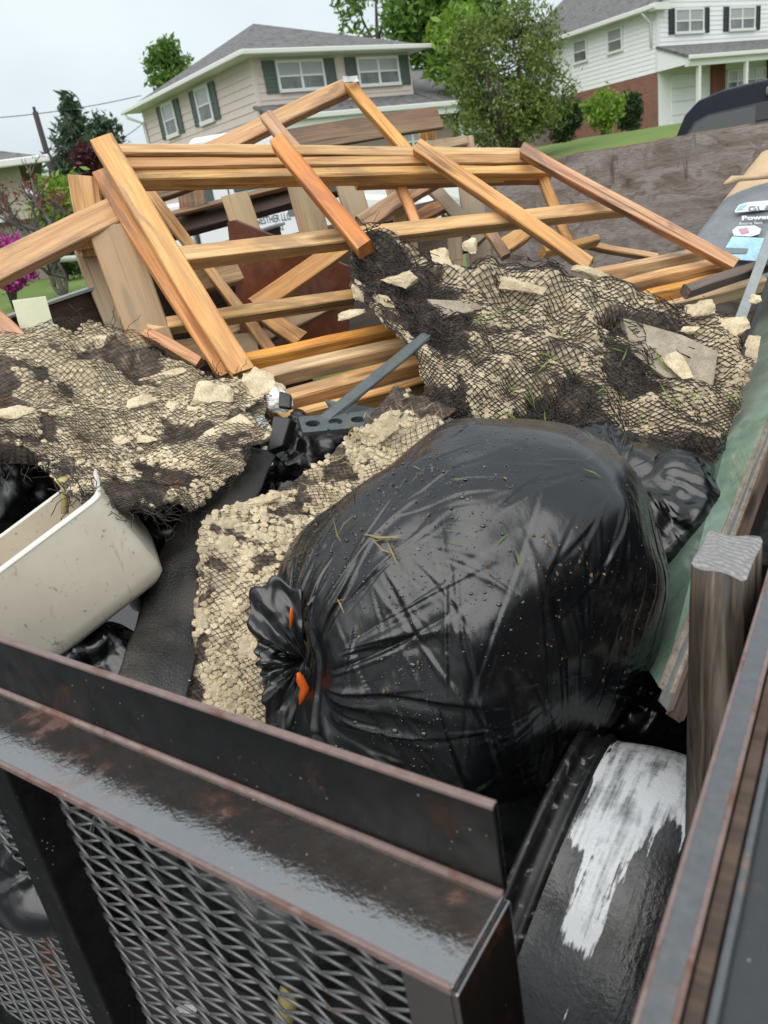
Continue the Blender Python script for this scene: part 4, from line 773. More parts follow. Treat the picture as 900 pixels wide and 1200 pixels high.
# right side rail, slot and fender plate
rl = boxes('side_rail', [(-0.079, -0.060, 0.10, 3.88, ZG - 0.006, ZG), (-0.079, -0.073, 0.10, 3.88, ZG - 0.07, ZG - 0.0062)], 'steel_rail', tr, TM, 0.0025)
boxes('side_sheet', [(-0.072, -0.068, 0.10, 3.88, 0.33, ZG - 0.0066)], 'steel_upright', tr, TM)
for (a_, b_) in ((-0.0795, -0.0765), (-0.0625, -0.0592)): boxes('worn_edge', [(a_, b_, 0.10, 3.88, ZG - 0.004, ZG + 0.0007)], 'steel_edge', rl, TM, 0.0006)
boxes('slot_fill', [(-0.058, -0.050, 0.10, 3.88, ZG - 0.10, ZG - 0.004)], 'wood_dark', tr, TM)  # added dark strip stands in for the dark gap between rail and fender
boxes('fender_plate', [(-0.049, 0.36, 0.10, 1.7, ZG - 0.03, ZG - 0.022)], 'steel_fender', tr, TM, 0.003)
boxes('fender_lip', [(-0.049, -0.044, 0.10, 1.7, ZG - 0.0218, ZG - 0.010)], 'steel_rail', tr, TM, 0.001)
# grey corner post
pq = [atz(807, 663, 1.32), atz(830, 622, 1.32), atz(897, 630, 1.32), atz(875, 682, 1.32)]
def post():
    V, F_ = [], []; N = 22; c0 = sum(pq, Vector()) / 4; lean = Vector(-TU * 0.015 + TV * 0.0)
    ring_ = []
    for k in range(4):
        a, b = pq[k], pq[(k + 1) % 4]
        for s_ in np.linspace(0.06, 0.94, 8): ring_.append(a.lerp(b, float(s_)) - c0)
    m_ = len(ring_)
    for i in range(N + 1):
        z_ = -0.95 * i / N
        for k, p in enumerate(ring_):
            g_ = 0.0022 * math.sin(k * 2.1) * (0.5 + 0.5 * math.sin(k * 5.3)) * min(1, i); sh = 1 - g_ / 0.05 - (0.045 if i == 0 else 0.0)
            V.append((p.x * sh + lean.x * i / N, p.y * sh + lean.y * i / N, z_ + (0.002 * math.sin(k) if i == 0 else 0) - (0.006 if i == 1 else 0)))
    for i in range(N):
        for k in range(m_): F_.append((i * m_ + k, i * m_ + (k + 1) % m_, (i + 1) * m_ + (k + 1) % m_, (i + 1) * m_ + k))
    F_.append(tuple(reversed(range(m_))))
    o = mesh('corner_post', V, F_, ['post_side', 'post_top'], tr, Matrix.Translation(c0), True); o.data.polygons[-1].material_index = 1; o.data.polygons[-1].use_smooth = False
    bm = bmesh.new(); bm.from_mesh(o.data); bmesh.ops.recalc_face_normals(bm, faces=bm.faces); bm.to_mesh(o.data); bm.free()
    o['label'] = 'weathered square wooden post with a grey sawn top'
post()

# ------------------------------------------------------------------ lumber
random.seed(21)
def B(px0, py0, Y0, px1, py1, Y1, w_, t_, mat, parent=None, name='lumber_board', label=None, hint=None, **k):
    return board(name, at(px0, py0, Y0), at(px1, py1, Y1), w_, t_, mat, parent, hint, label, **k)
# the big broken frame: purlins, rafters and slats nailed together
fr = thing('timber_frame', at(450, 420, 2.3), 'large wet orange timber roof frame leaning across the trailer load', 'timber frame')
for k, (ya, yb, dz) in enumerate(((173.5, 177, 0.0), (189, 186.5, -0.0), (204.5, 198.5, 0.0))):
    B(133 + 3 * k, ya, 2.36, (622, 634, 650)[k], yb, 2.96, 0.031, 0.062, ('wood_pale', 'wood_fresh', 'wood_pale')[k], fr, 'purlin', warp=0.003)
B(420, 209, 2.72, 636, 207, 2.97, 0.03, 0.04, 'wood_red', fr, 'purlin')
B(119, 197, 2.36, 266, 436, 1.97, 0.055, 0.04, 'wood_red', fr, 'rafter', twist=0.06); B(118, 160, 2.30, 285, 434, 1.91, 0.060, 0.036, 'wood_fresh', fr, 'rafter', label='doubled front rafter with dark water stains')
B(322, 162, 2.48, 428, 285, 2.20, 0.046, 0.045, 'wood_red', fr, 'rafter'); B(489, 166, 2.72, 690, 310, 2.42, 0.042, 0.045, 'wood_fresh', fr, 'rafter'); B(612, 171, 2.88, 862, 309, 2.50, 0.038, 0.045, 'wood_red', fr, 'rafter')
B(208, 297, 2.10, 737, 239, 2.86, 0.044, 0.05, 'wood_pale', fr, 'purlin'); B(173, 383, 2.16, 415, 342, 2.34, 0.034, 0.05, 'wood_pale', fr, 'purlin')
B(168, 386, 2.12, 232, 422, 2.02, 0.030, 0.03, 'wood_red', fr, 'purlin')
for (a, ya, b, yb, w_, m_) in ((288, 415, 470, 381, .034, 'wood_fresh'), (298, 441, 500, 393, .042, 'wood_pale'), (312, 466, 505, 419, .046, 'wood_fresh'), (328, 489, 508, 440, .026, 'wood_fresh')):
    B(a, ya, 2.0 - (ya - 415) * 0.0018, b, yb, 2.22 - (ya - 415) * 0.0018, w_, 0.045, m_, fr, 'slat', hint=(0.05, -0.55, 1.0))
for (a, ya, b, yb, w_, m_) in ((690, 316, 826, 291, .036, 'wood_pale'), (720, 333, 846, 304, .042, 'wood_fresh'), (745, 346, 862, 318, .038, 'wood_fresh'), (775, 357, 895, 326, .034, 'wood_pale')):
    B(a, ya, 2.55 - (ya - 316) * 0.003, b, yb, 2.68 - (ya - 316) * 0.003, w_, 0.045, m_, fr, 'slat', hint=(0.05, -0.35, 1.0))
B(632, 198, 2.98, 676, 298, 2.82, 0.036, 0.045, 'wood_fresh', fr, 'rafter'); B(640, 291, 2.76, 702, 276, 2.88, 0.026, 0.04, 'wood_pale', fr, 'purlin'); B(690, 283, 2.95, 770, 301, 2.85, 0.022, 0.035, 'wood_fresh', fr, 'purlin')
B(461, 200, 2.82, 490, 268, 2.66, 0.034, 0.035, 'wood_red', fr, 'strut'); B(571, 262, 2.75, 592, 300, 2.68, 0.034, 0.035, 'wood_fresh', fr, 'strut')
# apex frame behind
af = thing('apex_frame', at(400, 150, 3.0), 'raised pair of boards meeting at a peak with a metal plate', 'timber frame')
B(240, 178, 2.75, 408, 99, 3.05, 0.056, 0.038, 'wood_fresh', af, 'rafter', warp=0.002); B(407, 91, 3.0, 484, 184, 2.85, 0.036, 0.05, 'wood_fresh', af, 'rafter'); B(312, 131, 2.8, 350, 180, 2.7, 0.042, 0.04, 'wood_fresh', af, 'strut')
B(403, 93, 2.96, 419, 92, 2.97, 0.022, 0.004, 'alu', af, 'metal_plate', warp=0, ch=0.0008)
# loose boards
B(-40, 331, 2.05, 142, 240, 2.30, 0.074, 0.04, 'wood_fresh', label='long orange board rising from the left edge to the frame')
B(336, 165, 3.30, 515, 137, 3.55, 0.098, 0.02, 'wood_pallet', label='wide brown weathered plank below the peak of the apex frame', warp=0.002)
B(501, 146, 3.62, 505, 210, 3.55, 0.075, 0.04, 'wood_fresh', label='short upright orange block under the end of the brown plank')
B(498, 172, 3.15, 546, 161, 3.22, 0.040, 0.03, 'wood_tan', label='short yellowish splintered board right of the brown plank')
B(543, 160, 3.26, 566, 330, 3.05, 0.085, 0.05, 'wood_tan', label='pale upright stake at the left end of the plywood headboard')
B(298, 356, 2.50, 424, 272, 2.78, 0.062, 0.03, 'wood_fresh', label='diagonal golden board crossing in front of the mahogany panel')
B(424, 261, 2.84, 528, 197, 3.02, 0.064, 0.03, 'wood_fresh', label='diagonal golden board with a torn end right of the slats')
B(500, 213, 3.14, 566, 280, 2.98, 0.048, 0.03, 'wood_tan', label='weathered diagonal board leaning on the pale stake')
B(487, 256, 3.02, 526, 237, 3.10, 0.05, 0.03, 'wood_red', label='short dark orange board behind the golden diagonal')
B(168, 212, 2.58, 318, 412, 2.28, 0.032, 0.035, 'wood_fresh', label='tan board running down behind the stained front rafter')
B(176, 226, 2.75, 240, 209, 2.85, 0.04, 0.03, 'wood_pallet', label='short brown board under the purlins at the left')
B(304, 362, 2.44, 354, 396, 2.36, 0.054, 0.03, 'wood_fresh', label='short orange board lying under the tan purlin')
B(298, 398, 2.5, 392, 350, 2.62, 0.05, 0.025, 'wood_tan', label='pale grey board behind the short orange board')
B(262, 386, 2.55, 318, 368, 2.62, 0.05, 0.03, 'wood_fresh', label='small orange board end beside the front rafter')
B(586, 290, 2.84, 618, 266, 2.92, 0.06, 0.03, 'wood_fresh', label='golden board corner behind the middle rafter')
B(531, 262, 3.0, 533, 320, 2.95, 0.055, 0.03, 'wood_tan', label='grey upright slat under the long purlin'); B(480, 272, 2.95, 484, 320, 2.9, 0.05, 0.03, 'wood_tan', label='grey upright slat above the dark lath')
B(806, 336, 2.36, 905, 304, 2.50, 0.034, 0.036, 'wood_brown', label='short grey-brown square batten lying on the right slats', hint=(0.1, -0.6, 1), warp=0.001)
B(-40, 350, 2.02, 22, 402, 1.92, 0.07, 0.03, 'wood_red', label='reddish board end at the left edge above the stucco')
# upright pallet behind
pl = thing('wooden_pallet', at(330, 290, 3.1), 'weathered wooden pallet standing on edge behind the timber frame', 'pallet')
for (a, ya, b, yb, w_) in ((274, 226, 296, 290, .098), (350, 205, 378, 310, .104), (404, 203, 426, 275, .090), (456, 203, 474, 275, .050)): B(a, ya, 3.02, b, yb, 2.92, w_, 0.02, 'wood_tan', pl, 'slat', warp=0.001)
B(186, 266, 3.18, 470, 192, 3.48, 0.092, 0.05, 'wood_dark', pl, 'stringer_and_backing', warp=0.001); B(190, 251, 3.15, 345, 214, 3.34, 0.045, 0.018, 'wood_pallet', pl, 'stringer_edge', hint=(0, -0.3, 1), warp=0.001); B(214, 310, 3.12, 520, 238, 3.42, 0.05, 0.05, 'wood_dark', pl, 'stringer_and_backing', warp=0.001)
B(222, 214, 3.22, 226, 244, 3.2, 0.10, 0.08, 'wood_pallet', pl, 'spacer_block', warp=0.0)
B(352, 322, 3.28, 565, 270, 3.55, 0.16, 0.02, 'wood_dark', pl, 'stringer_and_backing', warp=0.001); B(290, 420, 3.0, 470, 365, 3.2, 0.22, 0.02, 'wood_dark', pl, 'stringer_and_backing', warp=0.001); B(186, 330, 3.1, 300, 300, 3.2, 0.13, 0.02, 'wood_dark', pl, 'stringer_and_backing', warp=0.001)  # wide dark backing boards added for the shadow and boards behind the slats
# pallet end at the left
pe = thing('crate_end', at(130, 330, 2.7), 'grey plank crate end standing left of the timber frame', 'crate')
B(98, 205, 2.36, 110, 300, 2.32, 0.078, 0.06, 'wood_fresh', pe, 'post'); B(97, 274, 2.30, 99, 292, 2.30, 0.055, 0.05, 'wood_fresh', pe, 'block', warp=0.0); B(103, 288, 2.34, 150, 410, 2.22, 0.075, 0.05, 'wood_tan', pe, 'post')
B(127, 264, 2.26, 180, 404, 2.14, 0.118, 0.022, 'wood_tan', pe, 'plank', warp=0.002); B(196, 334, 2.44, 280, 316, 2.54, 0.07, 0.03, 'wood_tan', pe, 'plank'); B(195, 415, 2.25, 300, 400, 2.32, 0.075, 0.03, 'wood_tan', pe, 'plank')
# mahogany cabinet panel
cp_ = [at(266, 260, 2.62), at(274, 258, 2.64), at(412, 314, 2.95), at(404, 420, 2.85), at(296, 440, 2.50), at(288, 440, 2.48)]
o = poly_prism('cabinet_panel', [cp_[1], cp_[2], cp_[3], cp_[4]], Vector((0.02, 0.05, 0.0)) * 0.4, 'cabinet', None); tag(o, 'dark reddish mahogany cabinet panel wedged behind the long purlin', 'panel')
poly_prism('edge_band', [cp_[0], cp_[1] , cp_[4], cp_[5]], Vector((0.02, 0.05, 0.0)) * 0.5, 'cabinet_edge', o)
# pale board block at the left
o = board('pale_panel', at(34, 349, 2.04), at(60, 440, 1.97), 0.080, 0.025, 'pale_board', None, None, None, warp=0.0005, ch=0.0015); tag(o, 'pale yellow-green painted board sticking up at the left', 'panel')

# ------------------------------------------------------------------ stucco on lath
def rock_mesh(w_, h_, d_, seed, rough=0.12, sub=2):
    r_ = np.random.default_rng(seed); bm = bmesh.new()
    P_ = r_.uniform(-1, 1, (15, 3)); P_ /= np.maximum(1.0, np.abs(P_).sum(1)[:, None] ** 0.35)
    for p in P_: bm.verts.new((p[0] * w_ / 2, p[1] * h_ / 2, p[2] * d_ / 2))
    ret = bmesh.ops.convex_hull(bm, input=bm.verts)
    bmesh.ops.delete(bm, geom=[g for g in ret['geom_interior'] if isinstance(g, bmesh.types.BMVert)], context='VERTS')
    bmesh.ops.triangulate(bm, faces=bm.faces)
    for k in range(sub): bmesh.ops.subdivide_edges(bm, edges=bm.edges, cuts=1, use_grid_fill=True)
    bm.normal_update(); co = np.array([v.co[:] for v in bm.verts]); s_ = min(w_, h_); nn_ = fbm(co / s_ * 4 + seed, 3)
    for v, q in zip(bm.verts, nn_): v.co += v.normal * (float(q) * rough * s_ * 0.5)
    me = bpy.data.meshes.new('r'); bm.to_mesh(me); bm.free(); return me
def cam_frame(p, roll=0.0, tilt=0.0):
    z = (Vector((0, 0, EYE)) - p).normalized(); z = (z + Vector((0, 0, 0.5 + tilt))).normalized(); x = Vector(RW[:, 0]); x = (x - z * x.dot(z)).normalized(); y = z.cross(x)
    return mat_of(p, x, y, z) @ Matrix.Rotation(R(roll), 4, 'Z')
SEED = [100]
def chunk(px, py, Y, wpx, hpx, mat='stucco', parent=None, roll=0, name='stucco_chunk', dz=0.6, tilt=0.0, rough=0.12, sub=3):
    p = at(px, py, Y); k = Y * 0.97 / FPX; SEED[0] += 1
    me = rock_mesh(wpx * k * 1.15, hpx * k * 1.15, min(wpx, hpx) * k * dz, SEED[0], rough, sub); me.materials.append(MAT[mat]); me.name = name
    for q in me.polygons: q.use_smooth = True
    me.set_sharp_from_angle(angle=R(38)) if hasattr(me, 'set_sharp_from_angle') else None
    return link(bpy.data.objects.new(name, me), parent, cam_frame(p, roll, tilt))
def catmull(C, s):
    """C (n,...,3) control points, s in [0,1] -> interpolated along axis 0"""
    n_ = len(C); x = np.clip(np.asarray(s) * (n_ - 1), 0, n_ - 1 - 1e-9); i = x.astype(int); f = (x - i)[:, None]
    g = lambda k: C[np.clip(i + k, 0, n_ - 1)]
    p0, p1, p2, p3 = g(-1), g(0), g(1), g(2)
    return 0.5 * ((2 * p1) + (-p0 + p2) * f + (2 * p0 - 5 * p1 + 4 * p2 - p3) * f ** 2 + (-p0 + 3 * p1 - 3 * p2 + p3) * f ** 3)
def stucco_sheet(name, label, ctrl, seed, cell=(0.023, 0.0145), fold=0.018, thr=0.0, bead=0.0095, base_ragged=0.09, lath_w=0.0022, layer2=False, lath_lift=0.004, matb='stucco', freq=7.0, patch=None, jit=0.08, szv=(0.80, 1.12)):
    r_ = np.random.default_rng(seed); C = np.array([[list(at(*q)) for q in row] for row in ctrl])
    NS, NTt = 190, 150
    def dense(ns, nt_):
        ss = np.linspace(0, 1, ns); tt = np.linspace(0, 1, nt_)
        rows = np.stack([catmull(C[k], ss) for k in range(len(C))])          # (rows, ns, 3)
        G = catmull(rows.reshape(len(C), -1).reshape(len(C), ns * 3), tt) if False else np.stack([catmull(rows[:, j], tt) for j in range(ns)], 1)
        return G                                                              # (nt, ns, 3)
    G = dense(NS, NTt)
    def normals(G):
        du = np.gradient(G, axis=1); dv = np.gradient(G, axis=0); n_ = np.cross(du, dv); n_ /= np.linalg.norm(n_, axis=2)[..., None] + 1e-9
        v_ = EY - G; sg_ = np.sign((n_ * v_).sum(2).mean()); return n_ * sg_
    n0 = normals(G); rid = 1 - np.abs(fbm(G * np.array([4.2, 4.2, 4.2]) + seed * 3.1, 3)) * 1.6
    G = G + n0 * (fold * (rid * 0.9 + 0.6 * fbm(G * 11 + seed, 3)))[..., None]
    n1 = normals(G)
    wS = np.linalg.norm(np.diff(G, axis=1), axis=2).sum(1).mean(); wT = np.linalg.norm(np.diff(G, axis=0), axis=2).sum(0).mean()
    Sg, Tg = np.meshgrid(np.linspace(0, 1, NS), np.linspace(0, 1, NTt))
    mk = lambda s, t: fbm(np.stack([s * wS * freq, t * wT * freq, np.full_like(s, seed * 1.7)], -1), 4, 0.55) - thr + (patch(s, t) if patch else 0)
    edge = lambda s, t: np.minimum(np.minimum(s, 1 - s) * wS, np.minimum(t, 1 - t) * wT) / 0.5
    ragged = lambda s, t, a: edge(s, t) > a * (0.7 + fbm(np.stack([s * wS * 9, t * wT * 9, np.full_like(s, seed + 5.0)], -1), 3))
    root = thing(name, list(G[NTt // 2, NS // 2] - np.array([0, 0, 0.1])), label, 'rubble')
    keep = ragged(Sg, Tg, base_ragged); M_ = mk(Sg, Tg)
    idx = (np.arange(NTt - 1)[:, None] * NS + np.arange(NS - 1)[None]).ravel(); kq = keep[:-1, :-1].ravel() & keep[1:, 1:].ravel()
    F_ = np.stack([idx, idx + 1, idx + NS + 1, idx + NS], 1)[kq]
    bumpy = G + n1 * (0.003 * fbm(G * 60, 3) - 0.004 * sstep(0.1, -0.1, M_))[..., None]
    e1_ = G[NTt // 2, NS // 2 + 2] - G[NTt // 2, NS // 2]; e2_ = G[NTt // 2 + 2, NS // 2] - G[NTt // 2, NS // 2]
    if np.dot(np.cross(e1_, e2_), n1[NTt // 2, NS // 2]) < 0: F_ = F_[:, ::-1]
    used, inv = np.unique(F_, return_inverse=True)
    o = big('backing_sheet', bumpy.reshape(-1, 3)[used], inv.reshape(F_.shape), 'sheet_base', root, True, {'mask': ('POINT', np.clip(M_.ravel()[used] * 1.2 + 0.5, 0, 1))})
    so = o.modifiers.new('s', 'SOLIDIFY'); so.thickness = 0.012; so.offset = -1
    def samp(s, t):
        x = np.clip(s, 0, 1) * (NS - 1.001); y = np.clip(t, 0, 1) * (NTt - 1.001); i = x.astype(int); j = y.astype(int); fx = (x - i)[:, None]; fy = (y - j)[:, None]
        bl = lambda A: (A[j, i] * (1 - fx) + A[j, i + 1] * fx) * (1 - fy) + (A[j + 1, i] * (1 - fx) + A[j + 1, i + 1] * fx) * fy
        n_ = bl(n1); return bl(G), n_ / (np.linalg.norm(n_, axis=1)[:, None] + 1e-9), None
    # keys: one rounded lump of stucco pushed through each lath opening
    ni, nj = int(wS / cell[0]), int(wT / (cell[1] / 1.0))
    I, J = np.meshgrid(np.arange(ni), np.arange(nj)); s = ((I + 0.5 * (J % 2) + 0.25) / ni).ravel(); t = ((J + 0.5) / nj).ravel(); q_ = np.stack([s * wS * 22, t * wT * 22, np.full_like(s, seed + 0.5)], -1)
    s = s + (r_.normal(size=len(s)) * jit * cell[0] + 0.35 * cell[0] * vnoise(q_)) / wS; t = t + (r_.normal(size=len(t)) * jit * cell[1] + 0.35 * cell[1] * vnoise(q_ + 7.7)) / wT
    on = (mk(s, t) + r_.normal(size=len(s)) * 0.05 > 0.02) & ragged(s, t, base_ragged * 0.8); s, t = s[on], t[on]; P_, N_, _ = samp(s, t); P2, _, _ = samp(s + 0.004, t)
    Tn = P2 - P_; Tn -= (Tn * N_).sum(1)[:, None] * N_; Tn /= np.linalg.norm(Tn, axis=1)[:, None] + 1e-9; Bn = np.cross(N_, Tn)
    prof = [(1.02, -0.25), (0.97, 0.45), (0.80, 0.90), (0.32, 1.0)]; nb = 8; loc = []
    for (rr, zz) in prof:
        for k in range(nb): loc.append((rr * math.cos(2 * math.pi * k / nb), rr * math.sin(2 * math.pi * k / nb), zz))
    loc = np.array(loc); n_ = len(P_); sz = (r_.uniform(*szv, n_) * (1 + 0.12 * fbm(P_ * 30, 2)))[:, None, None]; hz_ = bead * r_.uniform(0.55, 1.35, n_)[:, None]
    L_ = loc[None] * np.array([cell[0] * 0.47, cell[1] * 0.50, 1.0]) * np.concatenate([sz, sz, np.ones_like(sz)], 2); L_ = L_ + r_.normal(size=L_.shape) * np.array([0.0011, 0.0009, 0.0])
    Vb = P_[:, None] + Tn[:, None] * L_[..., :1] + Bn[:, None] * L_[..., 1:2] + N_[:, None] * (loc[None, :, 2] * hz_ + r_.normal(size=(n_, len(loc))) * 0.0009)[..., None]
    nl = len(loc); fq = [(a * nb + k, a * nb + (k + 1) % nb, (a + 1) * nb + (k + 1) % nb, (a + 1) * nb + k) for a in range(3) for k in range(nb)] + [(24, 25, 26, 27), (24, 27, 28, 31), (28, 29, 30, 31)]
    Fb = (np.arange(n_)[:, None, None] * nl + np.array(fq)[None]).reshape(-1, 4)
    kb = big('stucco_keys', Vb.reshape(-1, 3), Fb, matb, root, True, {'rnd': ('FACE', np.repeat(r_.random(n_), len(fq)))}); kb['kind'] = 'stuff'
    # the diamond lath
    def lath(lift, amp, off, nm, tear):
        A_, B_ = [], []; wv = r_.normal()
        ni2, nj2 = ni + 1, 2 * nj
        I, J = np.meshgrid(np.arange(ni2 + 1), np.arange(nj2 + 1)); s = (I - 0.25 + 0.5 * (J % 2)) / ni; t = J / (2.0 * nj)
        if off: s = s + off * 0.35 * cell[0] / wS; t = t + 0.02 * fbm(np.stack([s * 6, t * 6, s * 0 + seed], -1), 2)
        P_, N_, _ = samp(s.ravel(), t.ravel()); ex = np.stack([(s.ravel() - np.clip(s.ravel(), 0, 1)), (t.ravel() - np.clip(t.ravel(), 0, 1))], 1)
        lf = lift + amp * np.maximum(-0.4, fbm(P_ * 16 + seed * 2 + off, 3)); P_ = P_ + N_ * lf[:, None] + r_.normal(size=P_.shape) * 0.0007
        P_ = P_.reshape(nj2 + 1, ni2 + 1, 3); N_ = N_.reshape(P_.shape); kk_ = ragged(s, t, 0.035) if not off else (ragged(s, t, 0.05) & (mk(s, t) < -0.12))
        for j in range(nj2):
            for dlt in ((0, 1) if j % 2 else (0, -1)):
                ia = np.arange(max(0, -dlt), ni2 + 1 - max(0, dlt)); ib = ia + dlt
                ok = kk_[j, ia] & kk_[j + 1, ib] & (r_.random(len(ia)) > tear); A_.append(np.concatenate([P_[j, ia][ok], N_[j, ia][ok]], 1)); B_.append(P_[j + 1, ib][ok])
        A_ = np.concatenate(A_); B_ = np.concatenate(B_)
        V, F_ = prisms(A_[:, :3], B_, A_[:, 3:], np.full(len(A_), lath_w), np.full(len(A_), lath_w * 0.8)); return big(nm, V, F_, 'lath', root)
    lath(lath_lift, 0.004, 0, 'lath', 0.03)
    if layer2: lath(lath_lift + 0.016, 0.026, 1.0, 'lath', 0.30)
    return root, samp
shL, sampL = stucco_sheet('stucco_sheet', 'crumpled stucco and lath sheet at the left above the beige bin', [
    [(-70, 392, 2.0), (40, 382, 2.05), (135, 392, 2.05), (225, 430, 1.98), (322, 452, 1.90)],
    [(-70, 435, 1.76), (40, 430, 1.80), (130, 446, 1.80), (222, 472, 1.76), (326, 482, 1.72)],
    [(-70, 482, 1.56), (40, 486, 1.59), (130, 500, 1.59), (215, 520, 1.57), (312, 522, 1.56)],
    [(-70, 512, 1.46), (45, 520, 1.46), (122, 552, 1.40), (200, 570, 1.44), (288, 556, 1.50)],
    [(-70, 540, 1.52), (40, 548, 1.42), (98, 600, 1.24), (160, 618, 1.26), (240, 602, 1.44)]], 3, cell=(0.0165, 0.0118), fold=0.026, thr=-0.36, bead=0.0034, szv=(0.92, 1.10), jit=0.06, base_ragged=0.10, freq=9.0, layer2=False, lath_w=0.0010,
    patch=lambda s, t: -0.55 * sstep(0.62, 0.8, t) + 0.18 * sstep(0.5, 0.2, t) * sstep(0.5, 0.2, s))
shR, sampR = stucco_sheet('stucco_sheet', 'tangled stucco and black wire lath heap behind the big bag', [
    [(405, 283, 2.34), (520, 298, 2.40), (640, 313, 2.40), (745, 348, 2.34), (862, 384, 2.22)],
    [(405, 330, 2.14), (520, 343, 2.20), (640, 362, 2.20), (748, 394, 2.14), (872, 422, 2.08)],
    [(428, 372, 2.02), (520, 392, 2.02), (640, 412, 2.01), (750, 440, 1.98), (866, 470, 1.94)],
    [(484, 428, 1.90), (550, 445, 1.88), (640, 466, 1.86), (740, 494, 1.84), (846, 518, 1.83)],
    [(492, 490, 1.82), (560, 508, 1.79), (650, 530, 1.76), (735, 552, 1.73), (835, 568, 1.74)]], 9, fold=0.046, thr=0.02, base_ragged=0.10, layer2=True, lath_w=0.0020, cell=(0.0215, 0.0155), bead=0.0031, jit=0.04, szv=(0.96, 1.10), freq=5.0, matb='stucco_wet',
    patch=lambda s, t: 0.5 * np.exp(-(((s - 0.36) / 0.2) ** 2 + ((t - 0.72) / 0.16) ** 2)) + 0.45 * np.exp(-(((s - 0.58) / 0.14) ** 2 + ((t - 0.10) / 0.12) ** 2)) - 0.35 * np.exp(-(((s - 0.72) / 0.2) ** 2 + ((t - 0.75) / 0.2) ** 2)) - 0.3 * sstep(0.3, 0.05, s))
shM, sampM = stucco_sheet('stucco_sheet', 'cream stucco slab with bubbly keys wedged left of the big bag', [
    [(462, 448, 1.80), (486, 455, 1.79), (512, 462, 1.78), (540, 478, 1.76)],
    [(392, 522, 1.62), (420, 535, 1.61), (448, 546, 1.60), (480, 560, 1.58)],
    [(322, 578, 1.48), (358, 590, 1.47), (396, 606, 1.45), (440, 620, 1.42)],
    [(240, 612, 1.38), (290, 628, 1.37), (342, 646, 1.35), (400, 664, 1.32)],
    [(232, 700, 1.25), (275, 712, 1.24), (318, 726, 1.22), (370, 744, 1.2)],
    [(216, 800, 1.12), (258, 812, 1.11), (300, 822, 1.1), (348, 836, 1.08)],
    [(205, 880, 1.02), (250, 895, 1.01), (300, 905, 1.0), (345, 915, 0.99)]], 15, fold=0.014, thr=-0.10, base_ragged=0.04, bead=0.0020, cell=(0.0150, 0.0122), freq=13.0, lath_w=0.0008, lath_lift=0.001, matb='stucco', jit=0.06, szv=(0.94, 1.12),
    patch=lambda s, t: -0.9 * np.exp(-(((t - 0.035) / 0.03) ** 2)))
# broken fragments caught in the lath
for a in ((300, 452, 1.80, 60, 46), (322, 462, 1.80, 30, 34), (250, 498, 1.66, 90, 42, 'stucco', -18), (247, 462, 1.72, 60, 44, 'stucco', 10), (140, 518, 1.55, 30, 26), (122, 514, 1.56, 20, 16), (165, 470, 1.68, 40, 18, 'stucco', 20), (225, 520, 1.58, 40, 14), (48, 532, 1.47, 34, 42, 'stucco_wet', 20), (258, 552, 1.52, 36, 12), (20, 484, 1.60, 60, 26, 'stucco', -5), (96, 405, 1.95, 70, 26, 'stucco', 8), (40, 395, 2.0, 60, 18), (190, 440, 1.88, 60, 14, 'stucco', 22), (200, 478, 1.70, 34, 22), (170, 515, 1.58, 30, 12)):
    x = list(a) + ['stucco', 0][len(a) - 5:]; chunk(x[0], x[1], x[2], x[3], x[4], x[5], shL, x[6], dz=0.5)
for a in ((517, 303, 2.30, 26, 34, 'stucco', 10), (548, 290, 2.34, 26, 26), (452, 362, 2.04, 22, 52, 'stucco_wet', 32), (425, 340, 2.10, 40, 26, 'stucco_wet', -20), (468, 330, 2.12, 50, 24, 'stucco_wet', 10), (612, 334, 2.22, 70, 22, 'stucco_wet', -14), (560, 322, 2.26, 50, 26, 'stucco_grey', 10), (546, 362, 2.10, 40, 16, 'stucco_grey', 12), (412, 368, 2.06, 44, 14, 'stucco', 8), (820, 362, 2.18, 42, 24, 'stucco', 0), (857, 385, 2.12, 46, 42, 'stucco', 10), (880, 408, 2.06, 22, 46, 'stucco_wet', -14), (866, 440, 2.0, 26, 50, 'stucco_wet', -10), (810, 386, 2.10, 26, 14), (795, 428, 1.99, 24, 60, 'stucco', 30), (798, 465, 1.92, 18, 44, 'stucco', 10), (855, 470, 1.94, 24, 34, 'stucco_wet', 0), (690, 318, 2.36, 50, 24, 'stucco_wet', -20), (640, 398, 2.05, 40, 26, 'stucco_wet', 0), (520, 462, 1.86, 34, 24, 'stucco_grey', 10), (765, 545, 1.74, 30, 14), (815, 552, 1.73, 30, 14, 'stucco', -20), (700, 545, 1.75, 40, 10, 'stucco_grey'), (885, 350, 2.2, 16, 14)):
    x = list(a) + ['stucco', 0][len(a) - 5:]; chunk(x[0], x[1], x[2], x[3], x[4], x[5], shR, x[6], dz=0.5)
poly_prism('mortar_slab', [at(730, 372, 2.16), at(800, 392, 2.08), at(842, 412, 2.03), at(836, 455, 1.96), at(788, 448, 1.97), at(742, 415, 2.04)], Vector((0, 0.03, -0.02)), 'stucco_grey', shR, 0.004)
def mslab(root, pts, mat, th=0.022): poly_prism('mortar_slab', [at(*p) for p in pts], Vector((0, th, -th)), mat, root, 0.003)
mslab(shL, [(212, 532, 1.53), (240, 505, 1.58), (282, 484, 1.64), (300, 497, 1.63), (270, 522, 1.56), (232, 546, 1.51)], 'stucco')
mslab(shR, [(500, 350, 2.08), (540, 352, 2.09), (556, 364, 2.06), (520, 372, 2.03)], 'stucco_grey'); mslab(shR, [(585, 430, 1.93), (630, 412, 1.96), (660, 428, 1.93), (632, 448, 1.89)], 'stucco_wet'); mslab(shR, [(505, 470, 1.82), (530, 448, 1.86), (560, 462, 1.84), (545, 486, 1.80)], 'stucco_grey')
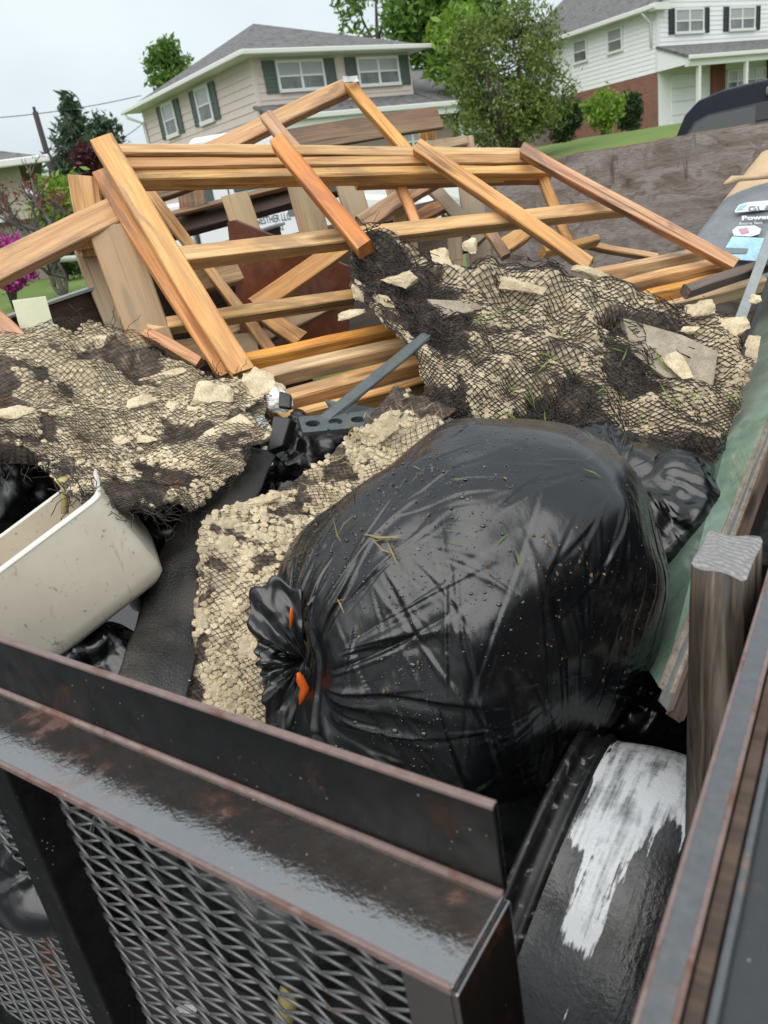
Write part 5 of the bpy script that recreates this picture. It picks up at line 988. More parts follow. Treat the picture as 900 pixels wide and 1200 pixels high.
for a in ((300, 590, 1.43, 70, 18, 'stucco_wet', 22), (215, 802, 1.10, 22, 20, 'kraft'), (258, 655, 1.33, 30, 20), (450, 500, 1.66, 50, 34, 'stucco_wet', 45)):
    x = list(a) + ['stucco', 0][len(a) - 5:]; chunk(x[0], x[1], x[2], x[3], x[4], x[5], shM, x[6], dz=0.4)

# ------------------------------------------------------------------ rubbish bags
CX, CY_, CZ = Vector(RW[:, 0]), Vector(RW[:, 1]), Vector(RW[:, 2])     # the viewer's right, up and back, used only to lay out measurements
def proj(V):
    c = (np.asarray(V) - EY) @ RW; return np.stack([450 + FPX * c[:, 0] / -c[:, 2], 600 - FPX * c[:, 1] / -c[:, 2]], 1)
def folds(ps, al, r_, n_, amp, w0, l0, start=0.06):
    amp = float(amp)
    """tapering creases radiating from a gathered point: ps = angle from it, al = bearing"""
    h = np.zeros_like(ps)
    for k in range(n_):
        a0 = r_.uniform(-math.pi, math.pi); s0 = start + abs(r_.normal()) * 0.22; ln = l0 * r_.uniform(0.35, 1.5); wd = w0 * r_.uniform(0.5, 1.6); am = amp * r_.uniform(0.3, 1.2) * r_.choice([1, 1, -0.7])
        bend = r_.normal() * 0.25; d = np.angle(np.exp(1j * (al - a0 - bend * (ps - s0)))) * np.sin(np.clip(ps, 0.02, 3.1))
        t = np.clip((ps - s0) / ln, 0, 1); env = np.where((ps > s0) & (t < 1), np.sin(np.pi * np.clip(t, 0, 1) ** 0.6) ** 1.0, 0)
        x = d / (wd * (0.5 + 0.9 * t)); h += am * env * np.where(x > 0, np.exp(-np.abs(x / 1.2) ** 1.3), np.exp(-(x / 0.35) ** 2)) - am * 0.4 * env * np.exp(-((x + 1.2) / 0.7) ** 2)
    return h
def bag(name, c, outline, depth, knot, label, seed, pole2=None, nf=(46, 40), amp=0.012, mat='bag_black', res=(230, 420), lump=0.012, cat='rubbish bag', pinch=0.05, extra=0):
    """a filled bag: measured outline all round, real depth, creases gathered at the knot"""
    r_ = np.random.default_rng(seed); c = Vector(c); dep = -(np.array(c) - EY) @ RW[:, 2]; k_ = dep / FPX; cpx = proj([list(c)])[0]
    ol = np.array(outline, float) - cpx; ang = np.arctan2(-ol[:, 1], ol[:, 0]); rad = np.hypot(ol[:, 0], ol[:, 1]) * k_; od = np.argsort(ang); ang, rad = ang[od], rad[od]
    ang = np.concatenate([ang[-3:] - 2 * math.pi, ang, ang[:3] + 2 * math.pi]); rad = np.concatenate([rad[-3:], rad, rad[:3]])
    fa = np.linspace(-math.pi, math.pi, 721); fr_ = np.interp(fa, ang, rad); ker = np.hanning(41); ker /= ker.sum(); fr_ = np.convolve(np.concatenate([fr_[-21:-1], fr_, fr_[1:21]]), ker, 'valid')
    def direction(px, py):      # where a pixel falls on the front of the bag, as a unit vector in bag axes
        d = (np.array([px, py]) - cpx) * np.array([1, -1]) * k_; th = math.atan2(d[1], d[0]); q = min(0.985, math.hypot(*d) / np.interp(th, fa, fr_)); v = np.array([math.cos(th) * q * np.interp(th, fa, fr_), math.sin(th) * q * np.interp(th, fa, fr_), depth * math.sqrt(1 - q * q)]); return v / np.linalg.norm(v)
    kd = direction(*knot); e1 = np.cross([0, 1, 0.2], kd); e1 /= np.linalg.norm(e1); e2 = np.cross(kd, e1)
    n_, m_ = res; ps, al = np.meshgrid(np.linspace(0.004, math.pi - 0.004, n_), np.linspace(-math.pi, math.pi, m_, endpoint=False), indexing='ij')
    D = np.sin(ps)[..., None] * (np.cos(al)[..., None] * e1 + np.sin(al)[..., None] * e2) + np.cos(ps)[..., None] * kd
    th = np.arctan2(D[..., 1], D[..., 0]); q = np.hypot(D[..., 0], D[..., 1]); Rr = np.interp(th, fa, fr_)
    rr = 1 / np.sqrt((q / Rr) ** 2 + (D[..., 2] / depth) ** 2)
    h = folds(ps, al, r_, nf[0], amp, 0.04, 0.65) + folds(ps, al, r_, nf[0] // 3, amp * 0.4, 0.05, 1.1, 0.1) + folds(ps, al, r_, nf[0], amp * 0.5, 0.015, 0.5, 0.15)
    if pole2 is not None:
        k2 = direction(*pole2); f1 = np.cross([0, 1, 0.2], k2); f1 /= np.linalg.norm(f1); f2 = np.cross(k2, f1); p2 = np.arccos(np.clip(D @ k2, -1, 1)); a2 = np.arctan2(D @ f2, D @ f1)
        h += folds(p2, a2, r_, nf[1], amp * 0.75, 0.035, 1.3, 0.25) + folds(p2, a2, r_, nf[1] * 2, amp * 0.45, 0.013, 1.2, 0.15)
    for q_ in range(extra):
        k3 = direction(*((430, 620), (690, 560), (520, 850), (640, 760))[q_ % 4]); f1 = np.cross([0, 1, 0.2], k3); f1 /= np.linalg.norm(f1); f2 = np.cross(k3, f1); p3 = np.arccos(np.clip(D @ k3, -1, 1)); a3 = np.arctan2(D @ f2, D @ f1)
        p3 = p3 + 0.5 * 0; h += folds(p3, a3, r_, 34, amp * 0.34, 0.014, 0.5, 0.18)
    h += lump * fbm(D * 2.1 + seed, 2) + 0.0012 * fbm(D * 8 + seed, 2)
    h -= pinch * np.exp(-(ps / 0.16) ** 2) - 0.35 * pinch * np.exp(-((ps - 0.28) / 0.14) ** 2)
    P_ = D * (rr + h)[..., None]; W_ = np.array(c) + P_[..., 0:1] * RW[:, 0] + P_[..., 1:2] * RW[:, 1] + P_[..., 2:3] * RW[:, 2]
    V = W_.reshape(-1, 3); F_ = []
    i = np.arange(n_ - 1)[:, None] * m_; j = np.arange(m_)[None]; j2 = (j + 1) % m_
    F_ = np.stack([(i + j).ravel(), (i + m_ + j).ravel(), (i + m_ + j2).ravel(), (i + j2).ravel()], 1)
    root = thing(name, c - Vector((0, 0, 0.3)), label, cat); o = big('bag_skin', V, F_, mat, root, True)
    bm = bmesh.new(); bm.from_mesh(o.data); bmesh.ops.recalc_face_normals(bm, faces=bm.faces); bm.to_mesh(o.data); bm.free()
    N_ = np.zeros_like(W_); du = np.gradient(W_, axis=0); dv = np.gradient(W_, axis=1); N_ = np.cross(du, dv); N_ /= np.linalg.norm(N_, axis=2)[..., None] + 1e-9; N_ *= np.sign((N_ * (W_ - np.array(c))).sum(2))[..., None]
    vis = ((EY - W_) * N_).sum(2).ravel() > 0
    return root, V, N_.reshape(-1, 3), vis, proj(V)
bagO = [(770, 680), (762, 740), (730, 798), (682, 850), (634, 900), (590, 955), (520, 985), (430, 955), (366, 905), (328, 856), (316, 800), (318, 745), (325, 690), (345, 640), (398, 590), (452, 548), (505, 505), (555, 494), (620, 496), (682, 511), (727, 545), (756, 590), (769, 640)]
BC = at(548, 705, 1.22)
br_, BV, BN, BVis, BP = bag('rubbish_bag', BC, bagO, 0.31, (362, 768), 'huge shiny black rubbish bag filling the middle of the load', 5, (600, 930), nf=(30, 40), amp=0.0070, res=(340, 640), lump=0.014, pinch=0.025, extra=4)
def on_bag(px, py):
    d = np.hypot(BP[:, 0] - px, BP[:, 1] - py) + np.where(BVis, 0, 1e4); k = int(np.argmin(d)); return Vector(BV[k]), Vector(BN[k])
# gathered neck: a pleated fan standing off the knot
kp, kn = on_bag(358, 770); kp = kp + CZ * 0.01
def fan(a0, a1, prof, pleat, amp, mat, seed, curl=0.05, lift=0.0):
    r_ = np.random.default_rng(seed); V, F_ = [], []; na, nr_ = 90, 26; kk = 1.2 * 0.97 / FPX
    for i in range(na + 1):
        s = i / na; a = R(a0 + (a1 - a0) * s); rmax = np.interp(s, np.linspace(0, 1, len(prof)), prof) * kk * (1 + 0.05 * math.sin(31 * s + seed))
        for j in range(nr_ + 1):
            t = j / nr_; z = amp * t ** 0.8 * (math.sin(pleat * s * 6.28 + seed) * (0.7 + 0.3 * math.sin(9 * s)) + 0.35 * math.sin(2.7 * pleat * s * 6.28 + 2 * t)) + curl * t * (1 - 0.9 * t) + lift * t + 0.004 * float(fbm(np.array([s * 9, t * 5, seed]), 2))
            V.append(tuple(kp + CX * (math.cos(a) * rmax * t) + CY_ * (math.sin(a) * rmax * t) + CZ * z))
    for i in range(na):
        for j in range(nr_): q = i * (nr_ + 1) + j; F_.append((q, q + 1, q + nr_ + 2, q + nr_ + 1))
    o = mesh('bag_neck', V, F_, mat, br_, smooth=True); so = o.modifiers.new('s', 'SOLIDIFY'); so.thickness = 0.0008; return o
fan(92, 190, (84, 104, 110, 92, 66, 56, 52), 1.3, 0.016, 'bag_black', 2, 0.05); fan(195, 285, (50, 56, 66, 84, 96, 96, 84, 60), 1.1, 0.010, 'bag_black', 5, 0.02, 0.0); fan(140, 215, (30, 48, 56, 54, 40), 0.7, 0.02, 'bag_deep', 9, 0.06, 0.03)
def ribbon(px, mat, w_, off=0.012):
    pts = []
    for (x, y) in px: pts.append(at(x, y, kp.y - off))
    V, F_ = [], []
    for i, p in enumerate(pts):
        t = (pts[min(i + 1, len(pts) - 1)] - pts[max(0, i - 1)]).normalized(); sd = t.cross(CZ).normalized() * (w_ / 2) * (0.35 if i in (0, len(pts) - 1) else 1); V += [tuple(p - sd), tuple(p + sd * 0.9 + CZ * 0.004)]
    for i in range(len(pts) - 1): F_.append((2 * i, 2 * i + 1, 2 * i + 3, 2 * i + 2))
    o = mesh('drawstring', V, F_, mat, br_, smooth=True); so = o.modifiers.new('s', 'SOLIDIFY'); so.thickness = 0.001
ribbon([(350, 788), (352, 797), (357, 806), (355, 816), (352, 826)], 'orange_tie', 0.014, 0.03); ribbon([(342, 712), (342, 722), (341, 736)], 'orange_tie', 0.006, 0.05)
# rain drops standing on the plastic
def drops(V, N, sel, n_, r0, parent):
    k = rng.choice(np.where(sel)[0], n_); P_, Nn = V[k] + rng.normal(size=(n_, 3)) * 0.001, N[k]; a = np.cross(Nn, [0.3, 0.5, 0.8]); a /= np.linalg.norm(a, axis=1)[:, None]; b = np.cross(Nn, a)
    rr = r0 * rng.lognormal(0, 0.45, n_); L_ = []
    for (q, z) in ((1.0, -0.05), (0.85, 0.32), (0.45, 0.55)):
        for j in range(7): L_.append((q * math.cos(6.2832 * j / 7), q * math.sin(6.2832 * j / 7), z))
    L_ = np.array(L_); ex = rng.uniform(0.8, 1.5, n_)
    Vv = P_[:, None] + (a * ex[:, None])[:, None] * (L_[None, :, :1] * rr[:, None, None]) + b[:, None] * (L_[None, :, 1:2] * rr[:, None, None]) + Nn[:, None] * (L_[None, :, 2:] * rr[:, None, None] * 0.8)
    fq = [(r * 7 + j, r * 7 + (j + 1) % 7, (r + 1) * 7 + (j + 1) % 7, (r + 1) * 7 + j) for r in (0, 1) for j in range(7)] + [(14, 15, 16, 17), (14, 17, 18, 20), (18, 19, 20, 20)]
    fq = [f for f in fq if len(set(f)) == 4] + [(14, 18, 19, 20)]
    o = big('water_drops', Vv.reshape(-1, 3), (np.arange(n_)[:, None, None] * 21 + np.array(fq)[None]).reshape(-1, 4), 'droplet', parent, True); o['kind'] = 'stuff'
den = fbm(BV * 7, 3) > -0.05; reg = BVis & (BP[:, 0] > 330) & (BP[:, 1] > 500) & (BP[:, 1] < 900)
drops(BV, BN, reg & den & (BP[:, 0] < 600), 1500, 0.0012, br_); drops(BV, BN, reg & den, 1500, 0.0008, br_)
# smaller bags
def blob(cx, cy, rx, ry, rot=0.0, n_=18, jag=0.08, seed=0):
    r_ = random.Random(seed); out = []
    for k in range(n_):
        a = 2 * math.pi * k / n_; q = 1 + r_.uniform(-jag, jag); x, y = rx * q * math.cos(a), ry * q * math.sin(a); out.append((cx + x * math.cos(rot) - y * math.sin(rot), cy + x * math.sin(rot) + y * math.cos(rot)))
    return out
for (cx_, cy_, Y, rx, ry, dp, kn_, lab, sd) in (
    (0, 575, 1.56, 70, 60, 0.12, (-60, 640), 'crumpled black bag under the left stucco sheet above the bin', 31),
    (185, 625, 1.52, 75, 90, 0.10, (250, 700), 'dark crumpled black bag between the bin and the felt strip', 32),
    (105, 790, 1.22, 80, 60, 0.10, (40, 845), 'black bag scrap showing below the beige bin', 33),
    (790, 640, 1.52, 75, 110, 0.12, (850, 745), 'crinkled black bag between the big bag and the glass door', 34),
    (720, 830, 1.20, 110, 70, 0.12, (760, 770), 'black bag below the right side of the big bag', 35),
    (640, 1195, 0.70, 60, 100, 0.08, (690, 1290), 'wet black bag at the bottom beside the gate post', 36),
    (420, 1010, 0.95, 230, 150, 0.20, (500, 960), 'black bag packed behind the mesh tailgate', 37),
    (130, 960, 1.0, 170, 130, 0.18, (160, 900), 'black bag behind the mesh below the beige bin', 38),
    (345, 545, 1.86, 70, 60, 0.10, (400, 600), 'black plastic under the broken white trim', 39),
    (690, 600, 1.75, 170, 90, 0.25, (690, 560), 'black bag hidden below the tangled lath heap', 40)):
    bag('rubbish_bag', at(cx_, cy_, Y), blob(cx_, cy_, rx, ry, 0, 18, 0.09, sd), dp, kn_, lab, sd, (cx_ - rx * 0.7, cy_ - ry * 0.8), nf=(26, 22), amp=0.009, res=(120, 200), mat='bag_deep', lump=0.022, pinch=0.01)

# ------------------------------------------------------------------ drum, bin, felt, tool, glass door, sack
def drum():
    p0 = Vector(EY) + CX * ((622 - 450) / 900 * 1.25) + CY_ * ((600 - 1032) / 900 * 1.25) - CZ * 1.25
    ax = (CX * 0.94 - CY_ * 0.34 + CZ * 0.47).normalized(); sc = 1.10; e1 = CZ - ax * CZ.dot(ax); e1.normalize(); e2 = ax.cross(e1)
    prof = [(0.0, 0.232), (0.0, 0.252), (0.006, 0.257), (0.012, 0.252), (0.014, 0.244), (0.028, 0.240), (0.032, 0.245), (0.038, 0.245), (0.042, 0.240)] + [(0.05 + 0.0125 * k, 0.240 + 0.020 * math.sin(math.pi * min(1, (0.0125 * k) / 0.2))) for k in range(18)] + [(0.268, 0.236), (0.274, 0.22), (0.276, 0.02)]
    n_ = 160; V, F_, pa = [], [], []
    for k in range(n_):
        a = 2 * math.pi * k / n_
        for (x, r_) in prof:
            q = p0 + ax * x * sc + e1 * (r_ * sc * math.cos(a)) + e2 * (r_ * sc * math.sin(a)); V.append(tuple(q))
            pj = proj([list(q)])[0]; al = math.atan2(math.sin(a), math.cos(a)); up_ = -al if e2.dot(CY_) < 0 else al
            u1 = sstep(0.040, 0.046, x); lower = 0.60 + 0.32 * float(sstep(0.11, 0.15, x))
            band = sstep(lower - 0.10, lower + 0.10, up_); strip = 0.9 * np.exp(-((x - 0.095) / 0.022) ** 2) * sstep(0.12, 0.30, up_)
            pa.append(float(u1 * np.clip(0.05 + 0.95 * max(band, strip), 0, 1)))
    m_ = len(prof)
    for k in range(n_):
        for j in range(m_ - 1): F_.append((k * m_ + j, k * m_ + j + 1, ((k + 1) % n_) * m_ + j + 1, ((k + 1) % n_) * m_ + j))
    root = thing('plastic_drum', p0 - Vector((0, 0, 0.25)), 'black drum with a streaky white upper side lying behind the gate post', 'drum')
    V, F_, pa = np.array(V), np.array(F_), np.array(pa); f2 = F_.reshape(n_, m_ - 1, 4)
    for nm, j0, j1, mt in (('rim', 0, 8, 'drum_rim'), ('drum_shell', 8, m_ - 1, 'drum')):
        fs = f2[:, j0:j1].reshape(-1, 4); us, inv = np.unique(fs, return_inverse=True); o = big(nm, V[us], inv.reshape(fs.shape), mt, root, True, {'white_mask': ('POINT', pa[us])})
        bm = bmesh.new(); bm.from_mesh(o.data); bmesh.ops.recalc_face_normals(bm, faces=bm.faces); bm.to_mesh(o.data); bm.free()
        if nm == 'drum_shell':
            Mo = Matrix.Translation(o.matrix_basis.translation); X, Y, Z = frame(ax, e1); Rm = mat_of(Vector((0, 0, 0)), X, Y, Z)
            o.data.transform(Rm.inverted()); o.matrix_basis = o.matrix_basis @ Rm
drum()
def loft(rings, closed=True):
    V = [tuple(p) for r_ in rings for p in r_]; n_ = len(rings[0]); F_ = []
    for i in range(len(rings) - 1):
        for k in range(n_): F_.append((i * n_ + k, i * n_ + (k + 1) % n_, (i + 1) * n_ + (k + 1) % n_, (i + 1) * n_ + k))
    return V, F_
def bin_():
    # rim edge nearest the viewer runs from the left frame edge up to (104,592); the outer side drops to (175,690) and (60,765)
    A = at(-60, 712, 1.11); Bp = at(116, 580, 1.20); side = (Bp - A); Ls = side.length; X = side.normalized()
    dn = (at(180, 697, 1.20) - Bp); Z = -(dn - X * dn.dot(X)).normalized(); Y = Z.cross(X)          # Z: open end, Y: away from the viewer
    H, Wd, rr = 0.185, 0.26, 0.022; org = A
    def ring_at(t, inset, z):
        x0, x1, y0, y1 = inset - 0.12, Ls - inset, inset, Wd - inset; r_ = rr; pts = []
        for (cx_, cy_, a0) in ((x1 - r_, y0 + r_, -90), (x1 - r_, y1 - r_, 0), (x0 + r_, y1 - r_, 90), (x0 + r_, y0 + r_, 180)):
            for k in range(9): a = R(a0 + 90 * k / 8); pts.append(org + X * (cx_ + r_ * math.cos(a)) + Y * (cy_ + r_ * math.sin(a)) + Z * z)
        return pts
    root = thing('storage_bin', org - Z * H, 'beige plastic storage bin lying open at the left edge', 'bin')
    outer = [ring_at(0, 0.0, 0.0), ring_at(0, 0.002, -0.10), ring_at(0, 0.004, -H + 0.03), ring_at(0, 0.008, -H + 0.010), ring_at(0, 0.020, -H), ring_at(0, 0.05, -H - 0.002)]
    V, F_ = loft(outer); F_.append(tuple(reversed(range(5 * 36, 6 * 36)))); o = mesh('shell', V, [tuple(reversed(f)) for f in F_], 'bin_beige', root, smooth=True)
    inner = [ring_at(0, 0.006, -0.002), ring_at(0, 0.012, -0.10), ring_at(0, 0.02, -H + 0.02)]; V, F_ = loft(inner); F_.append(tuple(range(2 * 36, 3 * 36))[::-1]); mesh('inside', V, F_, 'bin_inside', root, smooth=True)
    V, F_ = loft([ring_at(0, 0.0065, -0.003), ring_at(0, 0.006, 0.002), ring_at(0, 0.0, 0.002), ring_at(0, -0.001, -0.005)]); mesh('rim', V, F_, 'bin_rim', root, smooth=True)
    p = at(73, 562, 1.36); tubes('peg', [([p + Vector((0, 0, 0.004)), p, p + Vector((0.003, -0.008, -0.012)), at(76, 602, 1.33)], [0.006, 0.013, 0.007, 0.007])], 'peg', root, 10)
bin_()
# black felt strip
rows = [[(296, 528, 1.66), (322, 540, 1.64)], [(246, 560, 1.54), (300, 585, 1.50)], [(196, 640, 1.38), (262, 655, 1.36)], [(165, 720, 1.24), (238, 740, 1.22)], [(140, 800, 1.10), (222, 815, 1.09)], [(120, 880, 1.0), (215, 900, 0.99)]]
V_, F_ = [], []; nr_, nc_ = 60, 24; Cf = np.array([[list(at(*q)) for q in r_] for r_ in rows]); Lr = catmull(Cf[:, 0], np.linspace(0, 1, nr_)); Rr_ = catmull(Cf[:, 1], np.linspace(0, 1, nr_))
for i in range(nr_):
    for j in range(nc_):
        f = j / (nc_ - 1); p = Lr[i] * (1 - f) + Rr_[i] * f; p = p + np.array([0, -0.3, 0.9]) * (0.006 * math.sin(f * 3.1) + 0.007 * float(fbm(p * 14, 3))); V_.append(p)
for i in range(nr_ - 1):
    for j in range(nc_ - 1): q = i * nc_ + j; F_.append((q, q + 1, q + nc_ + 1, q + nc_))
o = big('roofing_felt', np.array(V_), np.array(F_), 'felt', None, True); so = o.modifiers.new('s', 'SOLIDIFY'); so.thickness = 0.012; tag(o, 'wet black roofing felt strip between the bin and the cream stucco slab', 'felt')
o = chunk(225, 585, 1.50, 60, 50, 'wood_dark', None, 30, 'bark_piece', 0.3); tag(o, 'dark brown splintered slab end below the left stucco sheet', 'debris')
# broken white trim ends
wtm = thing('white_trim', at(312, 500, 1.72), 'broken white trim ends with black foam beside the left stucco sheet', 'trim')
def trim(pts, mat, off): poly_prism('trim_piece', [at(*p) for p in pts], off, mat, wtm, 0.003)
for a in ((302, 506, 1.70, 34, 46, 'white_trim', -20), (312, 536, 1.66, 14, 34, 'white_trim', 24), (326, 470, 1.77, 34, 40, 'white_trim', 8), (300, 478, 1.76, 30, 26, 'stucco', 0)): chunk(a[0], a[1], a[2], a[3], a[4], a[5], wtm, a[6], 'trim_piece', 0.45, rough=0.2)
trim([(320, 487, 1.70), (341, 490, 1.70), (331, 522, 1.66), (312, 529, 1.655)], 'black_foam', (0.01, 0.03, -0.02)); trim([(327, 458, 1.745), (341, 462, 1.745), (341, 478, 1.725), (326, 477, 1.727)], 'black_foam', (0, 0.02, -0.01))
# steel bracket and bar
tl_ = thing('steel_bar', at(430, 450, 1.8), 'dark steel bar with a slotted bracket lying on the lower slats', 'bar')
B(500, 392, 1.93, 378, 492, 1.72, 0.028, 0.012, 'steel_tool', tl_, 'bar', warp=0.0)
def plate():
    c0, c1 = at(352, 500, 1.70), at(440, 492, 1.74); X, Y, Z = frame(c1 - c0, Vector((0, -0.5, 1))); L_ = (c1 - c0).length; bm = bmesh.new()
    n_ = 40; out = []; hw = 0.028
    holes = [(L_ * q, 0.0, 0.017, 0.011) for q in (0.16, 0.46, 0.76)]
    cell_ = L_ / 3
    for k in range(3):
        hx = holes[k][0]; x0, x1 = (k * cell_, (k + 1) * cell_); hv = []; ov_ = []
        for j in range(24):
            a = 2 * math.pi * j / 24; hv.append(bm.verts.new((hx + holes[k][2] * math.cos(a), holes[k][3] * math.sin(a), 0))); dx, dy = math.cos(a), math.sin(a)
            s_ = min(((x1 - hx) if dx > 0 else (hx - x0)) / max(abs(dx), 1e-6), hw / max(abs(dy), 1e-6)); ov_.append(bm.verts.new((hx + dx * s_, dy * s_, 0)))
        for j in range(24): bm.faces.new((hv[j], ov_[j], ov_[(j + 1) % 24], hv[(j + 1) % 24]))
    me = bpy.data.meshes.new('bracket'); bm.to_mesh(me); bm.free(); me.materials.append(MAT['steel_tool']); o = link(bpy.data.objects.new('bracket', me), tl_, mat_of(c0, X, Y, Z)); so = o.modifiers.new('s', 'SOLIDIFY'); so.thickness = 0.012; so.offset = 0
plate(); o = chunk(405, 486, 1.80, 74, 40, 'steel_tool', None, -10, 'dark_pan', 0.5, rough=0.03); tag(o, 'dark rounded metal pan behind the slotted bracket', 'pan')
# green glass door leaning on the right side
gd = thing('glass_door', atu(800, 640, -0.3), 'green tinted glass door leaning along the right side of the trailer', 'door')
T0, T1 = atu(777, 803, -0.235), atu(925, 435, -0.21); E0, E1 = atu(742, 748, -0.36), atu(884, 372, -0.44); T1 = T0 + (T1 - T0) * 1.25; E1 = E0 + (E1 - E0) * 1.25
poly_prism('pane', [T0, T1, E1, E0], Vector((-0.004, 0.004, -0.006)), 'green_glass', gd)
nrm = (T1 - T0).cross(E0 - T0).normalized(); nrm = nrm if nrm.dot(Vector(EY) - T0) > 0 else -nrm; inw = (E0 - T0).normalized()
for k, (m_, w_) in enumerate((('door_trim', 0.010), ('alu', 0.008), ('door_trim', 0.008), ('wood_brown', 0.012))):
    a_ = T0 - inw * (0.004 + 0.010 * k) + nrm * (0.006 - 0.006 * k) - (T1 - T0).normalized() * (0.03 * (k % 2)); b_ = a_ + (T1 - T0) * 1.05
    board('frame_strip', a_, b_, w_, 0.022, m_, gd, hint=nrm, warp=0.0008, ch=0.001)
board('frame_strip', at(850, 422, 2.05), at(915, 245, 2.70), 0.030, 0.02, 'alu', gd, hint=Vector((-0.2, -0.8, 0.5)), warp=0.0, ch=0.001); board('frame_strip', at(868, 420, 2.03), at(925, 262, 2.65), 0.010, 0.02, 'black_trim', gd, hint=Vector((-0.2, -0.8, 0.5)), warp=0.0, ch=0.001)
board('lumber_board', tp(-0.13, 1.15, 1.12), tp(-0.11, 2.6, 1.14), 0.05, 0.05, 'steel_upright', None, (0, 0, 1), 'dark flat bar between the glass door and the side rail')
# paper sack with printed label
sk = thing('paper_sack', at(880, 330, 2.9), 'big grey and tan paper sack leaning on the headboard at the right edge', 'sack')
BL, BR_, TL, TR_ = at(756, 352, 2.78), at(985, 320, 2.72), at(893, 178, 3.42), at(1120, 140, 3.30)
ex = (BR_ - BL); ey = (TL - BL); nz_s = ex.cross(ey).normalized(); nz_s = nz_s if nz_s.dot(Vector(EY) - BL) > 0 else -nz_s
def sack_surf(nx2, ny2, t0, t1, off, mat, name, side):
    V, F_ = [], []
    for j in range(ny2 + 1):
        for i in range(nx2 + 1):
            s = i / nx2; t = t0 + (t1 - t0) * j / ny2; e = (16 * s * (1 - s) * min(1, 4 * t * (1.02 - t))) / 4
            p = BL + ex * s + ey * t + nz_s * side * (0.075 * max(0, e) ** 0.55 + off + 0.004 * float(fbm(np.array([s * 7, t * 6, side]), 3))); V.append(tuple(p))
    for j in range(ny2):
        for i in range(nx2): q = j * (nx2 + 1) + i; F_.append((q, q + 1, q + nx2 + 2, q + nx2 + 1))
    return mesh(name, V, F_, mat, sk, smooth=True)
sack_surf(40, 40, 0, 1, 0, 'kraft', 'sack_back', -1); sack_surf(40, 30, 0.0, 0.62, 0, 'sack_grey', 'printed_face', 1); sack_surf(40, 18, 0.62, 1, 0, 'kraft', 'kraft_top', 1)
# print is laid on the face plane, which bulges 75 mm
pf = BL + nz_s * 0.082
def on_sack(px, py, o_=0.0): return onplane(px, py, pf + nz_s * o_, nz_s)
def decal(name, pts, mat, o_=0.0): poly_prism(name, [on_sack(x, y, o_) for x, y in pts], -nz_s * 0.002, mat, sk)
decal('print_strip', [(861, 247), (866, 240), (876, 237), (930, 232), (930, 243), (862, 249)], 'print_white'); decal('print_patch', [(858, 270), (864, 265), (884, 264), (892, 268), (890, 274), (880, 277), (860, 276)], 'print_white'); decal('print_patch', [(858, 277), (897, 279), (890, 306), (862, 304), (849, 292)], 'print_blue')
decal('print_patch', [(850, 290), (877, 291), (875, 297), (849, 297)], 'print_grey', 0.003); decal('print_patch', [(866, 268), (876, 267), (878, 272), (869, 274)], 'print_pink', 0.003); decal('print_patch', [(863, 246), (867, 241), (875, 239), (870, 245)], 'print_teal', 0.003)
def sack_text(body, px, py, size, mat, o_, bold=0.0, sx=1.0, shear=0.0):
    a = on_sack(px, py, o_); b = on_sack(px + 20, py - 1.0, o_); X = (b - a).normalized(); Z = nz_s; Y = Z.cross(X); text_mesh('print_lettering', body, mat, sk, mat_of(a, X, Y, Z), size, 0.0006, bold, sx, shear)
sack_text('GLA', 877, 247.5, 0.044, 'print_grey', 0.004, 0.0, 1.0); sack_text('Power', 869, 258, 0.036, 'print_white', 0.004, 0.0012, 1.05, 0.12); sack_text('Extra fast', 866, 263.5, 0.021, 'print_white', 0.004, 0.0, 1.0, 0.15)
tw = [on_sack(x, y, 0.03) for x, y in ((848, 216), (858, 211), (868, 209), (884, 208), (905, 205))]; tubes('tied_neck', [(tw, [0.004, 0.016, 0.010, 0.010, 0.012])], 'kraft', sk, 8)
# ------------------------------------------------------------------ small litter
def litter(name, mat, spots, label, size, elong, lift=0.004):
    n_ = len(spots); P_ = np.array([list(s[0]) for s in spots]); N_ = np.array([list(s[1]) for s in spots]); a = rng.normal(size=(n_, 3)); a -= (a * N_).sum(1)[:, None] * N_ * 0.8; a /= np.linalg.norm(a, axis=1)[:, None]
    s_ = size * rng.uniform(0.4, 1.4, n_)[:, None]; b = np.cross(N_, a); b /= np.linalg.norm(b, axis=1)[:, None] + 1e-9; P_ = P_ + N_ * lift; wd = s_ / elong
    mid = P_ + N_ * s_ * 0.10 + b * s_ * rng.normal(size=(n_, 1)) * 0.12
    V = np.stack([P_ - a * s_, P_ - a * s_ + b * wd * 0.4, mid + b * wd, mid - b * wd, P_ + a * s_ + b * wd * 0.3, P_ + a * s_], 1).reshape(-1, 3)
    b0 = np.arange(n_)[:, None] * 6; F_ = np.concatenate([b0 + np.array(q) for q in ((0, 1, 2, 3), (3, 2, 4, 5))]); r1 = rng.random(n_)
    o = big(name, V, F_, mat, None, attr={'rnd': ('FACE', np.concatenate([r1, r1]))}); tag(o, label, 'litter', kind='stuff')
def bagspots(n_, cx_, cy_, sx_, sy_): return [on_bag(cx_ + random.gauss(0, sx_), cy_ + random.gauss(0, sy_)) for k in range(n_)]
litter('wood_chips', 'chip', bagspots(30, 490, 575, 40, 25) + bagspots(26, 650, 655, 30, 26) + bagspots(8, 560, 720, 90, 70) + bagspots(14, 700, 770, 40, 20) + bagspots(10, 400, 790, 40, 25), 'tiny wood chips and crumbs scattered over the big black bag', 0.0028, 1.6, 0.002)
litter('straw_stalks', 'straw', bagspots(4, 420, 632, 14, 8) + bagspots(2, 392, 705, 10, 6) + bagspots(3, 455, 640, 12, 5), 'pale straw stalks lying on the left shoulder of the bag', 0.026, 16, 0.006)
